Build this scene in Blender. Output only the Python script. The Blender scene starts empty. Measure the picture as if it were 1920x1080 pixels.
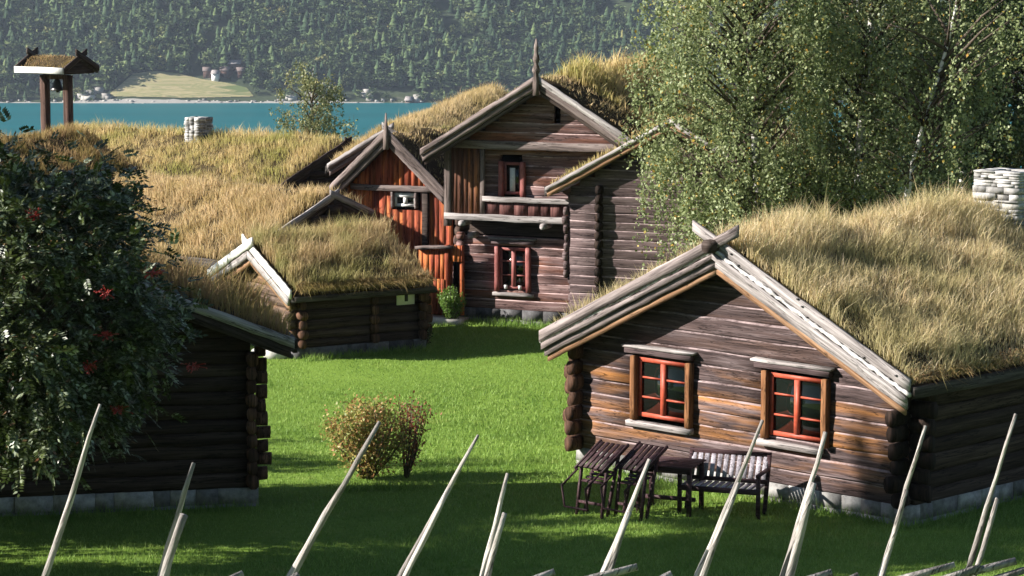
import bpy, math, random
import numpy as np
from mathutils import Vector

C = bpy.context.scene.collection
R = math.radians

# ------------------------------------------------------------------ camera, sky, sun, exposure
sc = bpy.context.scene
cam = bpy.data.objects.new('camera', bpy.data.cameras.new('camera'))
C.objects.link(cam)
cam.location = (0, 0, 8.5)
cam.rotation_euler = (R(90) - math.atan(640 / 5000), 0, 0)
cam.data.sensor_width = 36
cam.data.lens = 36 * 5000 / 1920
cam.data.clip_start = 0.5
cam.data.clip_end = 12000
sc.camera = cam

SUN_EL, SUN_PHI = R(27), R(5)            # low sun from the left, a touch towards the camera
to_sun = Vector((-math.cos(SUN_PHI) * math.cos(SUN_EL), -math.sin(SUN_PHI) * math.cos(SUN_EL), math.sin(SUN_EL)))
w = bpy.data.worlds.new('World')
sc.world = w
w.use_nodes = True
nt = w.node_tree
sky = nt.nodes.new('ShaderNodeTexSky')
sky.sky_type = 'NISHITA'
sky.sun_disc = False
sky.sun_elevation = SUN_EL
sky.sun_rotation = math.atan2(to_sun.x, to_sun.y)
sky.air_density = 0.8
sky.dust_density = 0.3
nt.links.new(sky.outputs[0], nt.nodes['Background'].inputs[0])
nt.nodes['Background'].inputs[1].default_value = 0.05
sun = bpy.data.objects.new('sun', bpy.data.lights.new('sun', 'SUN'))
C.objects.link(sun)
sun.data.energy = 5.0
sun.data.angle = R(0.5)
sun.data.color = (1.0, 0.95, 0.88)
sun.rotation_euler = to_sun.to_track_quat('Z', 'Y').to_euler()
sc.view_settings.view_transform = 'Standard'
sc.view_settings.look = 'None'
sc.view_settings.exposure = 1.35
sc.view_settings.gamma = 1
sc.cycles.max_bounces = 5
sc.cycles.diffuse_bounces = 2
sc.cycles.transparent_max_bounces = 8
sc.cycles.volume_bounces = 0
sc.cycles.use_denoising = True

rnd = random.Random(7)
rg = np.random.default_rng(11)


# ------------------------------------------------------------------ mesh helpers
class MB:
    def __init__(self):
        self.v, self.f, self.n, self.a = [], [], 0, []

    def add(self, verts, faces, attr=None):
        verts = np.asarray(verts, float).reshape(-1, 3)
        self.v.append(verts)
        for fc in (faces if isinstance(faces, list) else [faces]):
            fc = np.asarray(fc, int)
            if fc.ndim == 1:
                fc = fc[None]
            self.f.append(fc + self.n)
        self.a.append(np.zeros(len(verts)) if attr is None else np.asarray(attr, float).ravel())
        self.n += len(verts)

    def hexa(self, p):       # 8 corners: bottom ring then top ring
        self.add(p, np.array([(0, 3, 2, 1), (4, 5, 6, 7), (0, 1, 5, 4), (1, 2, 6, 5), (2, 3, 7, 6), (3, 0, 4, 7)]))

    def box(self, x0, x1, y0, y1, z0, z1, j=0.0):
        p = np.array([(x0, y0, z0), (x1, y0, z0), (x1, y1, z0), (x0, y1, z0),
                      (x0, y0, z1), (x1, y0, z1), (x1, y1, z1), (x0, y1, z1)], float)
        if j:
            p += rg.uniform(-j, j, p.shape)
        self.hexa(p)

    def sweep(self, pts, prof, side, up, wob=0.0, scale=None, attr=None):
        """a profile (list of (a,b)) swept along pts"""
        pts = np.asarray(pts, float)
        side, up = np.asarray(side, float), np.asarray(up, float)
        k, m = len(prof), len(pts)
        pr = np.asarray(prof, float)
        off = pr[:, :1] * side + pr[:, 1:] * up
        V = []
        for i in range(m):
            s = 1.0 if scale is None else scale[i]
            o = off * s
            if wob:
                o = o + rg.uniform(-wob, wob, 3) + rg.uniform(-wob, wob, (k, 3)) * 0.45
            V.append(pts[i] + o)
        V = np.concatenate(V)
        F = []
        for i in range(m - 1):
            for j in range(k):
                F.append((i * k + j, i * k + (j + 1) % k, (i + 1) * k + (j + 1) % k, (i + 1) * k + j))
        self.add(V, [np.array(F), np.arange(k)[::-1], np.arange(k) + (m - 1) * k], None if attr is None else np.tile(attr, m))

    def beam(self, p0, p1, wd, hg, up=(0, 0, 1), segs=1, wob=0.0):
        p0, p1 = np.array(p0, float), np.array(p1, float)
        ax = (p1 - p0) / np.linalg.norm(p1 - p0)
        side = np.cross(ax, up)
        side /= np.linalg.norm(side)
        u2 = np.cross(side, ax)
        pts = [p0 + (p1 - p0) * t for t in np.linspace(0, 1, segs + 1)]
        a, b = wd / 2, hg / 2
        c = min(a, b) * 0.12
        prof = [(a - c, b), (a, b - c), (a, -b + c), (a - c, -b), (-a + c, -b), (-a, -b + c), (-a, b - c), (-a + c, b)]
        self.sweep(pts, prof, side, u2, wob)

    def log(self, p0, p1, h, d, wob=0.006, flat=False):
        p0, p1 = np.array(p0, float), np.array(p1, float)
        L = np.linalg.norm(p1 - p0)
        if L < 0.02:
            return
        ax = (p1 - p0) / L
        side = np.cross(ax, (0, 0, 1))
        side /= np.linalg.norm(side)
        a, b = d / 2, h / 2 * 1.0
        prof = [(a * .5, b), (a * .92, b * .6), (a, b * .1), (a * .9, -b * .55), (a * .45, -b), (-a * .45, -b), (-a * .9, -b * .55), (-a, 0), (-a * .9, b * .6), (-a * .5, b)]
        if flat:
            tl = rnd.uniform(-.010, .014)
            prof = [(a * .6, b), (a * .95 + tl, b * .9), (a + tl, b * .80), (a + tl, b * .74), (a - tl * .6, -b * .84), (a * .86, -b * .98), (a * .4, -b), (-a * .4, -b), (-a, -b * .7), (-a, b * .7), (-a * .5, b)]
            at_ = [.7, 1, .9, 0, 0, 0, 0, 0, 0, .5, .7]
        n = max(1, int(L / 0.45))
        self.sweep([p0 + (p1 - p0) * t for t in np.linspace(0, 1, n + 1)], prof, side, np.cross(side, ax), wob, attr=at_ if flat else None)

    def tube(self, pts, rad, k=7, wob=0.0):
        pts = np.asarray(pts, float)
        m = len(pts)
        V = []
        for i in range(m):
            d = pts[min(i + 1, m - 1)] - pts[max(i - 1, 0)]
            d = d / (np.linalg.norm(d) + 1e-9)
            r = np.array((1, 0, 0)) if abs(d[0]) < .8 else np.array((0, 1, 0))
            s = np.cross(d, r); s /= np.linalg.norm(s)
            u = np.cross(s, d)
            ang = np.arange(k) * 2 * math.pi / k
            rr = rad[i] * (1 + (rg.uniform(-wob, wob, k) if wob else 0))
            V.append(pts[i] + (np.cos(ang) * rr)[:, None] * s + (np.sin(ang) * rr)[:, None] * u)
        F = [(i * k + j, i * k + (j + 1) % k, (i + 1) * k + (j + 1) % k, (i + 1) * k + j) for i in range(m - 1) for j in range(k)]
        self.add(np.concatenate(V), [np.array(F), np.arange(k)[::-1], np.arange(k) + (m - 1) * k])

    def mesh(self, name, mat, smooth=False):
        me = bpy.data.meshes.new(name)
        V = np.concatenate(self.v)
        me.vertices.add(len(V))
        me.vertices.foreach_set('co', V.ravel())
        tot = np.concatenate([np.full(len(f), f.shape[1]) for f in self.f])
        idx = np.concatenate([f.ravel() for f in self.f])
        me.loops.add(len(idx))
        me.loops.foreach_set('vertex_index', idx)
        me.polygons.add(len(tot))
        me.polygons.foreach_set('loop_start', np.concatenate([[0], np.cumsum(tot)[:-1]]))
        if smooth:
            me.polygons.foreach_set('use_smooth', np.ones(len(tot), bool))
        at = me.attributes.new('t', 'FLOAT', 'POINT')
        at.data.foreach_set('value', np.concatenate(self.a))
        me.update(calc_edges=True)
        me.materials.append(mat)
        return me

    def build(self, name, mat, parent=None, smooth=False):
        o = bpy.data.objects.new(name, self.mesh(name, mat, smooth))
        C.objects.link(o)
        if parent:
            o.parent = parent
        return o


def tag(o, label=None, cat=None, group=None, kind=None):
    for k, v in (('label', label), ('category', cat), ('group', group), ('kind', kind)):
        if v:
            o[k] = v
    return o


def empty(name, loc, rz=0.0, label=None, cat=None, group=None):
    o = bpy.data.objects.new(name, None)
    C.objects.link(o)
    o.location = loc
    o.rotation_euler = (0, 0, rz)
    o.empty_display_size = 0.3
    return tag(o, label, cat, group)


def copy_tree(o, parent=None):
    c = o.copy()
    C.objects.link(c)
    if parent:
        c.parent = parent
    for ch in list(o.children):
        copy_tree(ch, c)
    return c


def vnoise(x, y, seed=0):
    """smooth value noise, 0..1"""
    r = np.random.default_rng(seed)
    T = r.random((64, 64))
    xi, yi = np.floor(x).astype(int), np.floor(y).astype(int)
    fx, fy = x - xi, y - yi
    fx, fy = fx * fx * (3 - 2 * fx), fy * fy * (3 - 2 * fy)
    g = lambda a, b: T[a % 64, b % 64]
    return (g(xi, yi) * (1 - fx) + g(xi + 1, yi) * fx) * (1 - fy) + (g(xi, yi + 1) * (1 - fx) + g(xi + 1, yi + 1) * fx) * fy


# ------------------------------------------------------------------ materials
class NT:
    def __init__(self, name):
        self.m = bpy.data.materials.new(name)
        self.m.use_nodes = True
        self.t = self.m.node_tree
        self.b = self.t.nodes['Principled BSDF']
        self.out = self.t.nodes['Material Output']

    def n(self, typ, **kw):
        nd = self.t.nodes.new(typ)
        for k, v in kw.items():
            setattr(nd, k, v)
        return nd

    def l(self, a, b):
        self.t.links.new(a, b)

    rot_y = 0.0

    def coords(self, scale=(1, 1, 1), world=False):
        if world:
            g = self.n('ShaderNodeNewGeometry').outputs['Position']
        else:
            g = self.n('ShaderNodeTexCoord').outputs['Object']
        if self.rot_y:                    # grain along a sloping board
            m0 = self.n('ShaderNodeMapping')
            m0.inputs['Rotation'].default_value = (0, self.rot_y, 0)
            self.l(g, m0.inputs['Vector'])
            g = m0.outputs[0]
        mp = self.n('ShaderNodeMapping')
        mp.inputs['Scale'].default_value = scale
        self.l(g, mp.inputs['Vector'])
        return mp.outputs[0]

    def noise(self, vec, scale, detail=4, rough=.55, dist=0.0):
        nd = self.n('ShaderNodeTexNoise')
        nd.inputs['Scale'].default_value = scale
        nd.inputs['Detail'].default_value = detail
        nd.inputs['Roughness'].default_value = rough
        nd.inputs['Distortion'].default_value = dist
        if vec is not None:
            self.l(vec, nd.inputs['Vector'])
        return nd.outputs[0]

    def ramp(self, fac, stops):
        nd = self.n('ShaderNodeValToRGB')
        el = nd.color_ramp.elements
        while len(el) < len(stops):
            el.new(0.5)
        for e, (p, c) in zip(el, stops):
            e.position = p
            e.color = (c, c, c, 1) if isinstance(c, (int, float)) else (*c, 1)
        self.l(fac, nd.inputs[0])
        return nd.outputs[0]

    def mix(self, fac, a, b, mode='MIX'):
        nd = self.n('ShaderNodeMix', data_type='RGBA', blend_type=mode)
        for s, v in ((nd.inputs[0], fac), (nd.inputs[6], a), (nd.inputs[7], b)):
            if hasattr(v, 'is_output'):
                self.l(v, s)
            elif isinstance(v, tuple):
                s.default_value = (*v, 1)
            else:
                s.default_value = v
        return nd.outputs[2]

    def rand(self):
        return self.n('ShaderNodeNewGeometry').outputs['Random Per Island']

    def attr(self, name='t'):
        return self.n('ShaderNodeAttribute', attribute_name=name).outputs['Fac']

    def bump(self, h, strength=.5, dist=.02):
        nd = self.n('ShaderNodeBump')
        nd.inputs['Strength'].default_value = strength
        nd.inputs['Distance'].default_value = dist
        self.l(h, nd.inputs['Height'])
        self.l(nd.outputs[0], self.b.inputs['Normal'])

    def done(self, col, rough=.85, spec=.25):
        if isinstance(col, tuple):
            self.b.inputs['Base Color'].default_value = (*col, 1)
        else:
            self.l(col, self.b.inputs['Base Color'])
        self.b.inputs['Roughness'].default_value = rough
        self.b.inputs['Specular IOR Level'].default_value = spec
        return self.m

    def translucent(self, col, amt=.35):
        tr = self.n('ShaderNodeBsdfTranslucent')
        if isinstance(col, tuple):
            tr.inputs[0].default_value = (*col, 1)
        else:
            self.l(col, tr.inputs[0])
        mx = self.n('ShaderNodeMixShader')
        mx.inputs[0].default_value = amt
        self.l(self.b.outputs[0], mx.inputs[1])
        self.l(tr.outputs[0], mx.inputs[2])
        self.l(mx.outputs[0], self.out.inputs[0])


WP, SLOPED = {}, {}


def sloped(mat, ang):
    """the same wood with its grain turned along a sloping board"""
    key = (mat.name, round(ang, 2))
    if mat.name not in WP:
        return mat
    if key not in SLOPED:
        a = WP[mat.name]
        SLOPED[key] = wood(mat.name + '_sloping', *a, rot=ang)
    return SLOPED[key]


def wood(name, axis, dark, mid, light, warm=None, warm_amt=.4, bump=.5, rough=.8, band=None, rot=0.0):
    m = NT(name)
    m.rot_y = rot
    WP[name] = (axis, dark, mid, light, warm, warm_amt, bump, rough, band)
    st = {'x': (.5, 9, 9), 'y': (9, .5, 9), 'z': (9, 9, .5)}[axis]
    st2 = {'x': (.35, 1.6, 3.2), 'y': (1.6, .35, 3.2), 'z': (3.2, 1.6, .35)}[axis]
    ra = m.rand()
    vec = m.coords(st)
    off = m.n('ShaderNodeVectorMath', operation='ADD')
    m.l(vec, off.inputs[0])
    sc_ = m.n('ShaderNodeMath', operation='MULTIPLY'); sc_.inputs[1].default_value = 37.0
    m.l(ra, sc_.inputs[0]); m.l(sc_.outputs[0], off.inputs[1])
    g = m.noise(off.outputs[0], 1.6, 7, .65, .4)
    col = m.ramp(g, [(.28, dark), (.5, mid), (.74, light)])
    if warm:
        off2 = m.n('ShaderNodeVectorMath', operation='ADD')
        m.l(m.coords(st2), off2.inputs[0]); m.l(sc_.outputs[0], off2.inputs[1])
        p = m.noise(off2.outputs[0], 1.1, 3, .6)
        pm = m.ramp(p, [(.62 - .3 * warm_amt, 0.0), (.8 - .3 * warm_amt, 1.0)])
        if band:
            sz = m.n('ShaderNodeSeparateXYZ'); m.l(m.n('ShaderNodeTexCoord').outputs['Object'], sz.inputs[0])
            hv = m.n('ShaderNodeMath', operation='MULTIPLY'); hv.inputs[1].default_value = .5; m.l(sz.outputs[2], hv.inputs[0])
            bz = m.ramp(hv.outputs[0], band)
            pm = m.mix(1.0, pm, bz, 'MULTIPLY')
        wcol = m.ramp(g, [(.25, tuple(c * .45 for c in warm)), (.55, warm), (.8, tuple(min(1, c * 1.35) for c in warm))])
        col = m.mix(pm, col, wcol)
    tint = m.ramp(ra, [(0, .72), (.5, 1.0), (1, 1.3)])
    col = m.mix(1.0, col, tint, 'MULTIPLY')
    fine = m.noise(m.coords(tuple(q * (1.0 if q < 1 else 2.6) for q in st)), 2.2, 5, .7)
    col = m.mix(1.0, col, m.ramp(fine, [(.3, .55), (.5, 1.0), (.7, 1.3)]), 'MULTIPLY')
    em = m.n('ShaderNodeMath', operation='MULTIPLY')
    m.l(m.attr(), em.inputs[0])
    off3 = m.n('ShaderNodeVectorMath', operation='ADD')
    m.l(m.coords((1, 1, 1)), off3.inputs[0]); m.l(sc_.outputs[0], off3.inputs[1])
    m.l(m.ramp(m.noise(off3.outputs[0], 2.4, 4, .7), [(.36, .08), (.6, 1.0)]), em.inputs[1])
    col = m.mix(em.outputs[0], col, tuple(min(1, q * 1.75) for q in light))
    kn = m.noise(m.coords((1.2, 1.2, 4) if axis != 'z' else (4, 1.2, 1.2)), 5, 2)
    col = m.mix(m.ramp(kn, [(.68, 0.0), (.74, .7)]), col, dark)
    ck = m.noise(off.outputs[0], .9, 5, .6, .3)
    ckm = m.ramp(ck, [(.485, 1.0), (.497, .25), (.503, .25), (.515, 1.0)])
    col = m.mix(1.0, col, ckm, 'MULTIPLY')
    m.bump(m.noise(off.outputs[0], 3.5, 6, .7), bump, .02)
    return m.done(col, rough, .1)


GD, GM, GL = (.024, .0160, .0155), (.084, .058, .056), (.2, .153, .152)
WARM = (.34, .15, .05)
M = {}
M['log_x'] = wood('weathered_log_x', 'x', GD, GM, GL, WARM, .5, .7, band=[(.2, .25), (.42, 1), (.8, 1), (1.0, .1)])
M['log_shade_y'] = wood('weathered_log_shade_y', 'y', (.018, .012, .010), (.05, .033, .026), (.095, .066, .053), None, 0, .6)  # colour lowered to deepen the shade on walls turned from the sun
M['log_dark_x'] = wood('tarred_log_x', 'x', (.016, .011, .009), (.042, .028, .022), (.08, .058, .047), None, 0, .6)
M['log_end'] = wood('log_end', 'z', (.025, .016, .012), (.075, .04, .026), (.17, .09, .055), None, 0, .6)
M['log_end_dark'] = wood('dark_log_end', 'z', (.008, .006, .005), (.02, .013, .01), (.05, .03, .022), None, 0, .6)  # near-black log ends for single corners
M['tall_x'] = wood('tall_house_log', 'x', (.04, .024, .024), (.18, .11, .104), (.33, .24, .228), (.19, .075, .045), .4, .6)
M['annex_x'] = wood('annex_log', 'x', (.03, .02, .02), (.1, .07, .068), (.21, .16, .156), None, 0, .6)
M['shed_x'] = wood('shed_gable_log', 'x', (.04, .028, .022), (.12, .08, .06), (.22, .16, .125), (.28, .15, .075), .3, .6)
M['board_grey'] = wood('bleached_board', 'x', (.09, .075, .07), (.29, .26, .25), (.5, .465, .45), None, 0, .35)
M['board_mid'] = wood('grey_board', 'x', (.05, .037, .034), (.16, .125, .115), (.3, .25, .235), None, 0, .4)
M['board_shade'] = wood('weathered_verge', 'x', (.025, .019, .018), (.095, .074, .07), (.2, .165, .155), None, 0, .5)
M['board_warm'] = wood('pine_trim', 'x', (.08, .04, .022), (.24, .135, .075), (.4, .26, .16), None, 0, .35)
M['board_dark'] = wood('dark_board', 'x', (.02, .014, .012), (.055, .04, .034), (.1, .08, .07), None, 0, .4)
M['board_dark_y'] = wood('dark_eave_board', 'y', (.02, .016, .014), (.06, .05, .045), (.11, .1, .095), None, 0, .4)
M['board_v'] = wood('brown_upright_board', 'z', (.03, .014, .01), (.1, .045, .028), (.2, .115, .085), (.3, .12, .04), .35, .5)
M['board_red'] = wood('red_upright_board', 'z', (.05, .013, .009), (.23, .052, .027), (.4, .115, .05), (.6, .2, .06), .45, .5)
M['casing'] = wood('pine_casing', 'z', (.07, .03, .015), (.2, .09, .04), (.34, .18, .085), None, 0, .35)
M['parapet'] = wood('parapet_board', 'z', (.025, .010, .009), (.085, .036, .032), (.16, .085, .075), None, 0, .5)
M['verge_left'] = wood('pale_verge', 'x', (.05, .04, .038), (.2, .165, .155), (.38, .33, .315), None, 0, .6)
M['lintel'] = wood('mauve_lintel', 'x', (.03, .02, .02), (.08, .056, .056), (.15, .11, .11), None, 0, .4)
M['grey_z'] = wood('grey_post', 'z', (.05, .04, .035), (.13, .1, .09), (.24, .2, .18), None, 0, .4)
M['post_brown'] = wood('brown_post', 'z', (.03, .018, .015), (.085, .05, .04), (.17, .11, .095), None, 0, .4)
M['furniture'] = wood('stained_slat', 'x', (.018, .01, .01), (.05, .028, .03), (.1, .06, .065), None, 0, .3, .55)
M['slat_grey'] = wood('pale_slat', 'y', (.12, .1, .11), (.33, .3, .33), (.5, .47, .5), None, 0, .3, .6)  # bench slats, much paler than the rest of the furniture
M['pole'] = wood('bleached_pole', 'z', (.07, .06, .055), (.33, .3, .275), (.6, .56, .52), None, 0, .9, rot=R(-24))


def flat(name, col, rough=.7, spec=.3, var=.25, scale=6, bump=0.0):
    m = NT(name)
    n = m.noise(m.coords((1, 1, 1)), scale, 5, .6)
    c = m.ramp(n, [(.3, tuple(v * (1 - var) for v in col)), (.7, tuple(min(1, v * (1 + var)) for v in col))])
    if bump:
        m.bump(n, bump, .02)
    return m.done(c, rough, spec)


M['red_paint'] = flat('red_paint', (.36, .062, .03), .55, .4, .3, 14)
M['old_red'] = flat('faded_red_paint', (.25, .08, .07), .6, .3, .3, 14)
M['bark_edge'] = flat('birch_bark_edge', (.5, .48, .46), .8, .2, .5, 12)
M['white_paint'] = flat('white_paint', (.7, .68, .64), .6, .3, .12, 10)
M['cloth'] = flat('white_cloth', (.6, .6, .58), .8, .1, .15, 20)
M['black'] = flat('dark_iron', (.02, .018, .018), .5, .4, .3, 10)
M['bell'] = flat('dark_bronze', (.035, .03, .025), .4, .5, .3, 10)
M['dark'] = flat('dark_interior', (.008, .007, .006), .95, 0.0, .2, 5)
M['berry'] = flat('red_berry', (.3, .018, .012), .35, .5, .3, 20)
M['soil'] = flat('sod_earth', (.055, .04, .022), .95, .05, .5, 9, .8)


def stone(name, a, b, c):
    m = NT(name)
    ra = m.rand()
    n = m.noise(m.coords((1, 1, 1)), 7, 7, .65)
    col = m.ramp(n, [(.25, a), (.5, b), (.72, c)])
    col = m.mix(1.0, col, m.ramp(ra, [(0, .5), (1, 1.25)]), 'MULTIPLY')
    m.bump(m.noise(m.coords((1, 1, 1)), 18, 6, .75), .2, .01)
    return m.done(col, .9, .2)


M['stone'] = stone('grey_stone', (.12, .11, .105), (.27, .26, .25), (.42, .4, .38))
M['chimney'] = stone('pale_slate', (.09, .085, .08), (.36, .35, .335), (.62, .6, .58))
M['stone_dark'] = stone('dark_foundation_stone', (.05, .047, .048), (.12, .115, .118), (.2, .195, .2))
M['lit_stone'] = stone('pale_boulder', (.3, .28, .25), (.5, .48, .44), (.66, .63, .58))

g_ = NT('window_glass')
g_.done((.006, .009, .007), .04, .5)
M['glass'] = g_.m


def grass_mat(name, base, tips, rnd_stops, patch=None, transl=.42):
    m = NT(name)
    t = m.attr()
    r = m.rand()
    tipc = m.ramp(r, rnd_stops)
    col = m.mix(m.ramp(t, [(.0, 0.0), (.5, 1.0)]), base, tipc)
    if patch:
        n2_ = m.noise(m.coords((1, 1, 1), True), 2.6, 3, .6)
        col = m.mix(m.ramp(n2_, [(.56, 0.0), (.68, .35)]), col, (.34, .23, .12))
        n = m.noise(m.coords((1, 1, 1), True), .9, 3, .6)
        col = m.mix(m.ramp(n, [(.45, 0.0), (.62, .75)]), col, m.mix(m.ramp(t, [(0, 0.0), (.9, 1.0)]), tuple(v * .6 for v in patch), patch))
    m.done(col, .7, .2)
    m.translucent(col, transl)
    return m.m


STRAW = [(0, (.70, .52, .30)), (.3, (.6, .49, .25)), (.6, (.82, .66, .44)), (.8, (.46, .43, .19)), (1, (.86, .71, .52))]
M['grass_cabin'] = grass_mat('roof_grass_straw', (.44, .35, .17), None, STRAW, (.52, .46, .22))
M['grass_gold'] = grass_mat('roof_grass_gold', (.4, .32, .09), None,
                            [(0, (.6, .44, .2)), (.5, (.7, .54, .29)), (1, (.54, .46, .18))], (.40, .41, .10))
M['grass_tan'] = grass_mat('roof_grass_tan', (.4, .29, .14), None,
                           [(0, (.6, .44, .23)), (.5, (.7, .52, .29)), (.8, (.46, .37, .16)), (1, (.76, .6, .4))], (.5, .38, .15))
M['grass_shed'] = grass_mat('roof_grass_mixed', (.27, .2, .09), None,
                            [(0, (.5, .34, .18)), (.4, (.66, .5, .28)), (.75, (.46, .36, .16)), (1, (.74, .57, .36))], (.30, .31, .10))
M['grass_brown'] = grass_mat('roof_grass_brown', (.14, .09, .045), None,
                             [(0, (.36, .22, .11)), (.5, (.5, .34, .17)), (1, (.32, .27, .1))], (.3, .24, .07))


def leaf_mat(name, stops, transl=.35, spec=.35, rough=.5):
    m = NT(name)
    col = m.ramp(m.rand(), stops)
    m.done(col, rough, spec)
    m.translucent(col, transl)
    return m.m


M['rowan_leaf'] = leaf_mat('rowan_leaf', [(0, (.02, .03, .006)), (.5, (.046, .066, .014)), (.72, (.085, .112, .03)), (.82, (.26, .3, .2)), (.93, (.24, .28, .18)), (.97, (.10, .11, .05)), (1, (.14, .05, .02))], .2, .5, .4)  # pale stops paint sun glints into the leaf colour, plus pale undersides
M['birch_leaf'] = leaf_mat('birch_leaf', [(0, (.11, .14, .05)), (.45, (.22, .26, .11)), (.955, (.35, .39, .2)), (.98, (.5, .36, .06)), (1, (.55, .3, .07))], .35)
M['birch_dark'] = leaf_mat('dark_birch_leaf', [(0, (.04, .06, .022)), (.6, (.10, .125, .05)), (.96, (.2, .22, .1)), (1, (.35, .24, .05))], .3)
M['lake_leaf'] = leaf_mat('lakeside_birch_leaf', [(0, (.1, .12, .05)), (.6, (.2, .22, .1)), (1, (.34, .3, .12))], .3)
M['bush_leaf'] = leaf_mat('autumn_bush_leaf', [(0, (.16, .22, .05)), (.45, (.36, .36, .1)), (.75, (.5, .32, .12)), (1, (.42, .18, .09))], .4)
M['bush_red'] = leaf_mat('red_bush_leaf', [(0, (.22, .06, .03)), (.5, (.3, .1, .06)), (1, (.2, .14, .04))], .3)
M['bush_green'] = leaf_mat('green_bush_leaf', [(0, (.07, .14, .02)), (.5, (.13, .24, .04)), (1, (.2, .3, .06))], .3)
M['bark_dark'] = flat('grey_bark', (.09, .07, .055), .9, .1, .4, 9, .6)
m_ = NT('birch_bark')
cc = m_.ramp(m_.noise(m_.coords((1, 1, 3.5)), 3.2, 4, .6), [(.38, (.04, .035, .03)), (.47, (.55, .52, .48)), (.8, (.72, .69, .64))])
M['birch_bark'] = m_.done(cc, .75, .2)

# lawn / terrain
m = NT('lawn_ground')
pos = m.coords((1, 1, 1), True)
n1 = m.noise(pos, .35, 4, .6)
n2 = m.noise(m.coords((3, 9, 3), True), 2.2, 5, .7)
c1 = m.ramp(n1, [(.35, (.15, .24, .035)), (.65, (.21, .32, .05))])
c1 = m.mix(m.ramp(n2, [(.3, .45), (.7, 0.0)]), c1, (.035, .085, .012))
sep = m.n('ShaderNodeSeparateXYZ'); m.l(m.n('ShaderNodeNewGeometry').outputs['Position'], sep.inputs[0])
far_ = m.n('ShaderNodeMapRange'); far_.inputs[1].default_value = 78; far_.inputs[2].default_value = 110
m.l(sep.outputs[1], far_.inputs[0])
c1 = m.mix(far_.outputs[0], c1, (.05, .06, .02))
m.bump(n2, .7, .05)
M['lawn'] = m.done(c1, .9, .1)
m = NT('lawn_blade')
n1 = m.noise(m.coords((1, 1, 1), True), .55, 6, .7)
bl = m.mix(m.rand(), (.15, .27, .045), (.31, .43, .10))
bl = m.mix(m.ramp(n1, [(.36, .75), (.5, 0.0)]), bl, (.10, .2, .03))
bl = m.mix(m.ramp(m.noise(m.coords((1, 1, 1), True), 1.3, 4, .6), [(.58, 0.0), (.7, .6)]), bl, (.36, .38, .11))
m.done(bl, .6, .25); m.translucent(bl, .35)
M['lawn_blade'] = m.m

m = NT('hill_ground')
n1 = m.noise(m.coords((1, 1, 1), True), .03, 5, .6)
M['hill'] = m.done(m.ramp(n1, [(.35, (.035, .05, .03)), (.62, (.06, .075, .04)), (.75, (.2, .18, .15))]), .95, .05)
m = NT('hay_field')
n1 = m.noise(m.coords((.12, .6, 1.0), True), .22, 4, .6, .8)
M['field'] = m.done(m.ramp(n1, [(.34, (.12, .15, .06)), (.46, (.36, .3, .17)), (.54, (.22, .22, .1)), (.64, (.4, .33, .19)), (.75, (.18, .2, .08))]), .95, .05)
M['shore'] = stone('shore_gravel', (.2, .18, .16), (.34, .32, .29), (.5, .47, .43))
m = NT('lake_water')
wn = m.noise(m.coords((.12, .5, 1), True), .5, 4, .6)
m.bump(wn, .25, .3)
m.b.inputs['IOR'].default_value = 1.2
big = m.noise(m.coords((.004, .02, 1), True), 1, 3)
M['water'] = m.done(m.ramp(big, [(.3, (.002, .085, .10)), (.7, (.003, .108, .125))]), .4, .05)
m = NT('forest_tree')
t_ = m.attr()
M['forest'] = m.done(m.ramp(t_, [(0, (.02, .036, .02)), (.3, (.05, .08, .04)), (.6, (.11, .15, .06)), (.85, (.18, .21, .085)), (1, (.26, .24, .09))]), .9, .05)

# ------------------------------------------------------------------ the setting


def hz(Y):
    Y = np.asarray(Y, float)
    z = np.where(Y <= 11, 4.9 + (11 - np.maximum(Y, -60)) * .19, 0)
    t = np.clip((Y - 11) / 19, 0, 1)
    z = np.where(Y > 11, 4.9 * (1 - t) ** 1.6, z)
    return np.where(Y > 80, np.maximum(-(Y - 80) * .2, -97), z)


def grid(xs, ys, zf):
    X, Y = np.meshgrid(xs, ys)
    V = np.stack([X, Y, zf(X, Y)], -1).reshape(-1, 3)
    nx, ny = len(xs), len(ys)
    i = (np.arange(ny - 1)[:, None] * nx + np.arange(nx - 1)).ravel()
    return V, np.stack([i, i + 1, i + 1 + nx, i + nx], -1)


mb = MB()
xs = np.concatenate([[-1500, -800, -400, -200, -100, -60], np.arange(-40, 41, 2.0), [60, 100, 200, 400, 800, 1500]])
ys = np.concatenate([[-60, -30, -10, 0, 5], np.arange(8, 84, 1.0), [90, 110, 150, 250, 400, 560, 700, 1720]])
mb.add(*grid(xs, ys, lambda x, y: hz(y) + (vnoise(x * .15, y * .15, 3) - .5) * .05))
tag(mb.build('lawn_ground', M['lawn'], smooth=True), 'green lawn and farm ground sloping down to the lake', kind='structure')

LZ = -90.0
mb = MB()
mb.add([(-1600, 450, LZ), (1600, 450, LZ), (1600, 1760, LZ), (-1600, 1760, LZ)], np.array([(0, 1, 2, 3)]))
tag(mb.build('lake_water', M['water']), 'turquoise lake behind the farm', kind='structure')

HS = math.tan(R(31))
SH = 1694.0


def hill_z(x, y):
    base = LZ - 1 + (y - SH + 1.5 * np.sin(x * .021) + 1 * np.sin(x * .05 + 1)) * HS
    return base + (vnoise(x * .012, y * .012, 5) - .5) * 10 * np.clip((y - SH - 12) / 30, 0, 1)


mb = MB()
V, F = grid(np.arange(-900, 901, 12.0), np.concatenate([np.arange(SH - 14, SH + 190, 6.0), [SH + 240, SH + 320, SH + 400]]), hill_z)
mb.add(V, F)
tag(mb.build('hill', M['hill'], smooth=True), 'steep wooded hillside across the lake', kind='structure')

cp, sp = math.cos(math.atan(.128)), math.sin(math.atan(.128))


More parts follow.
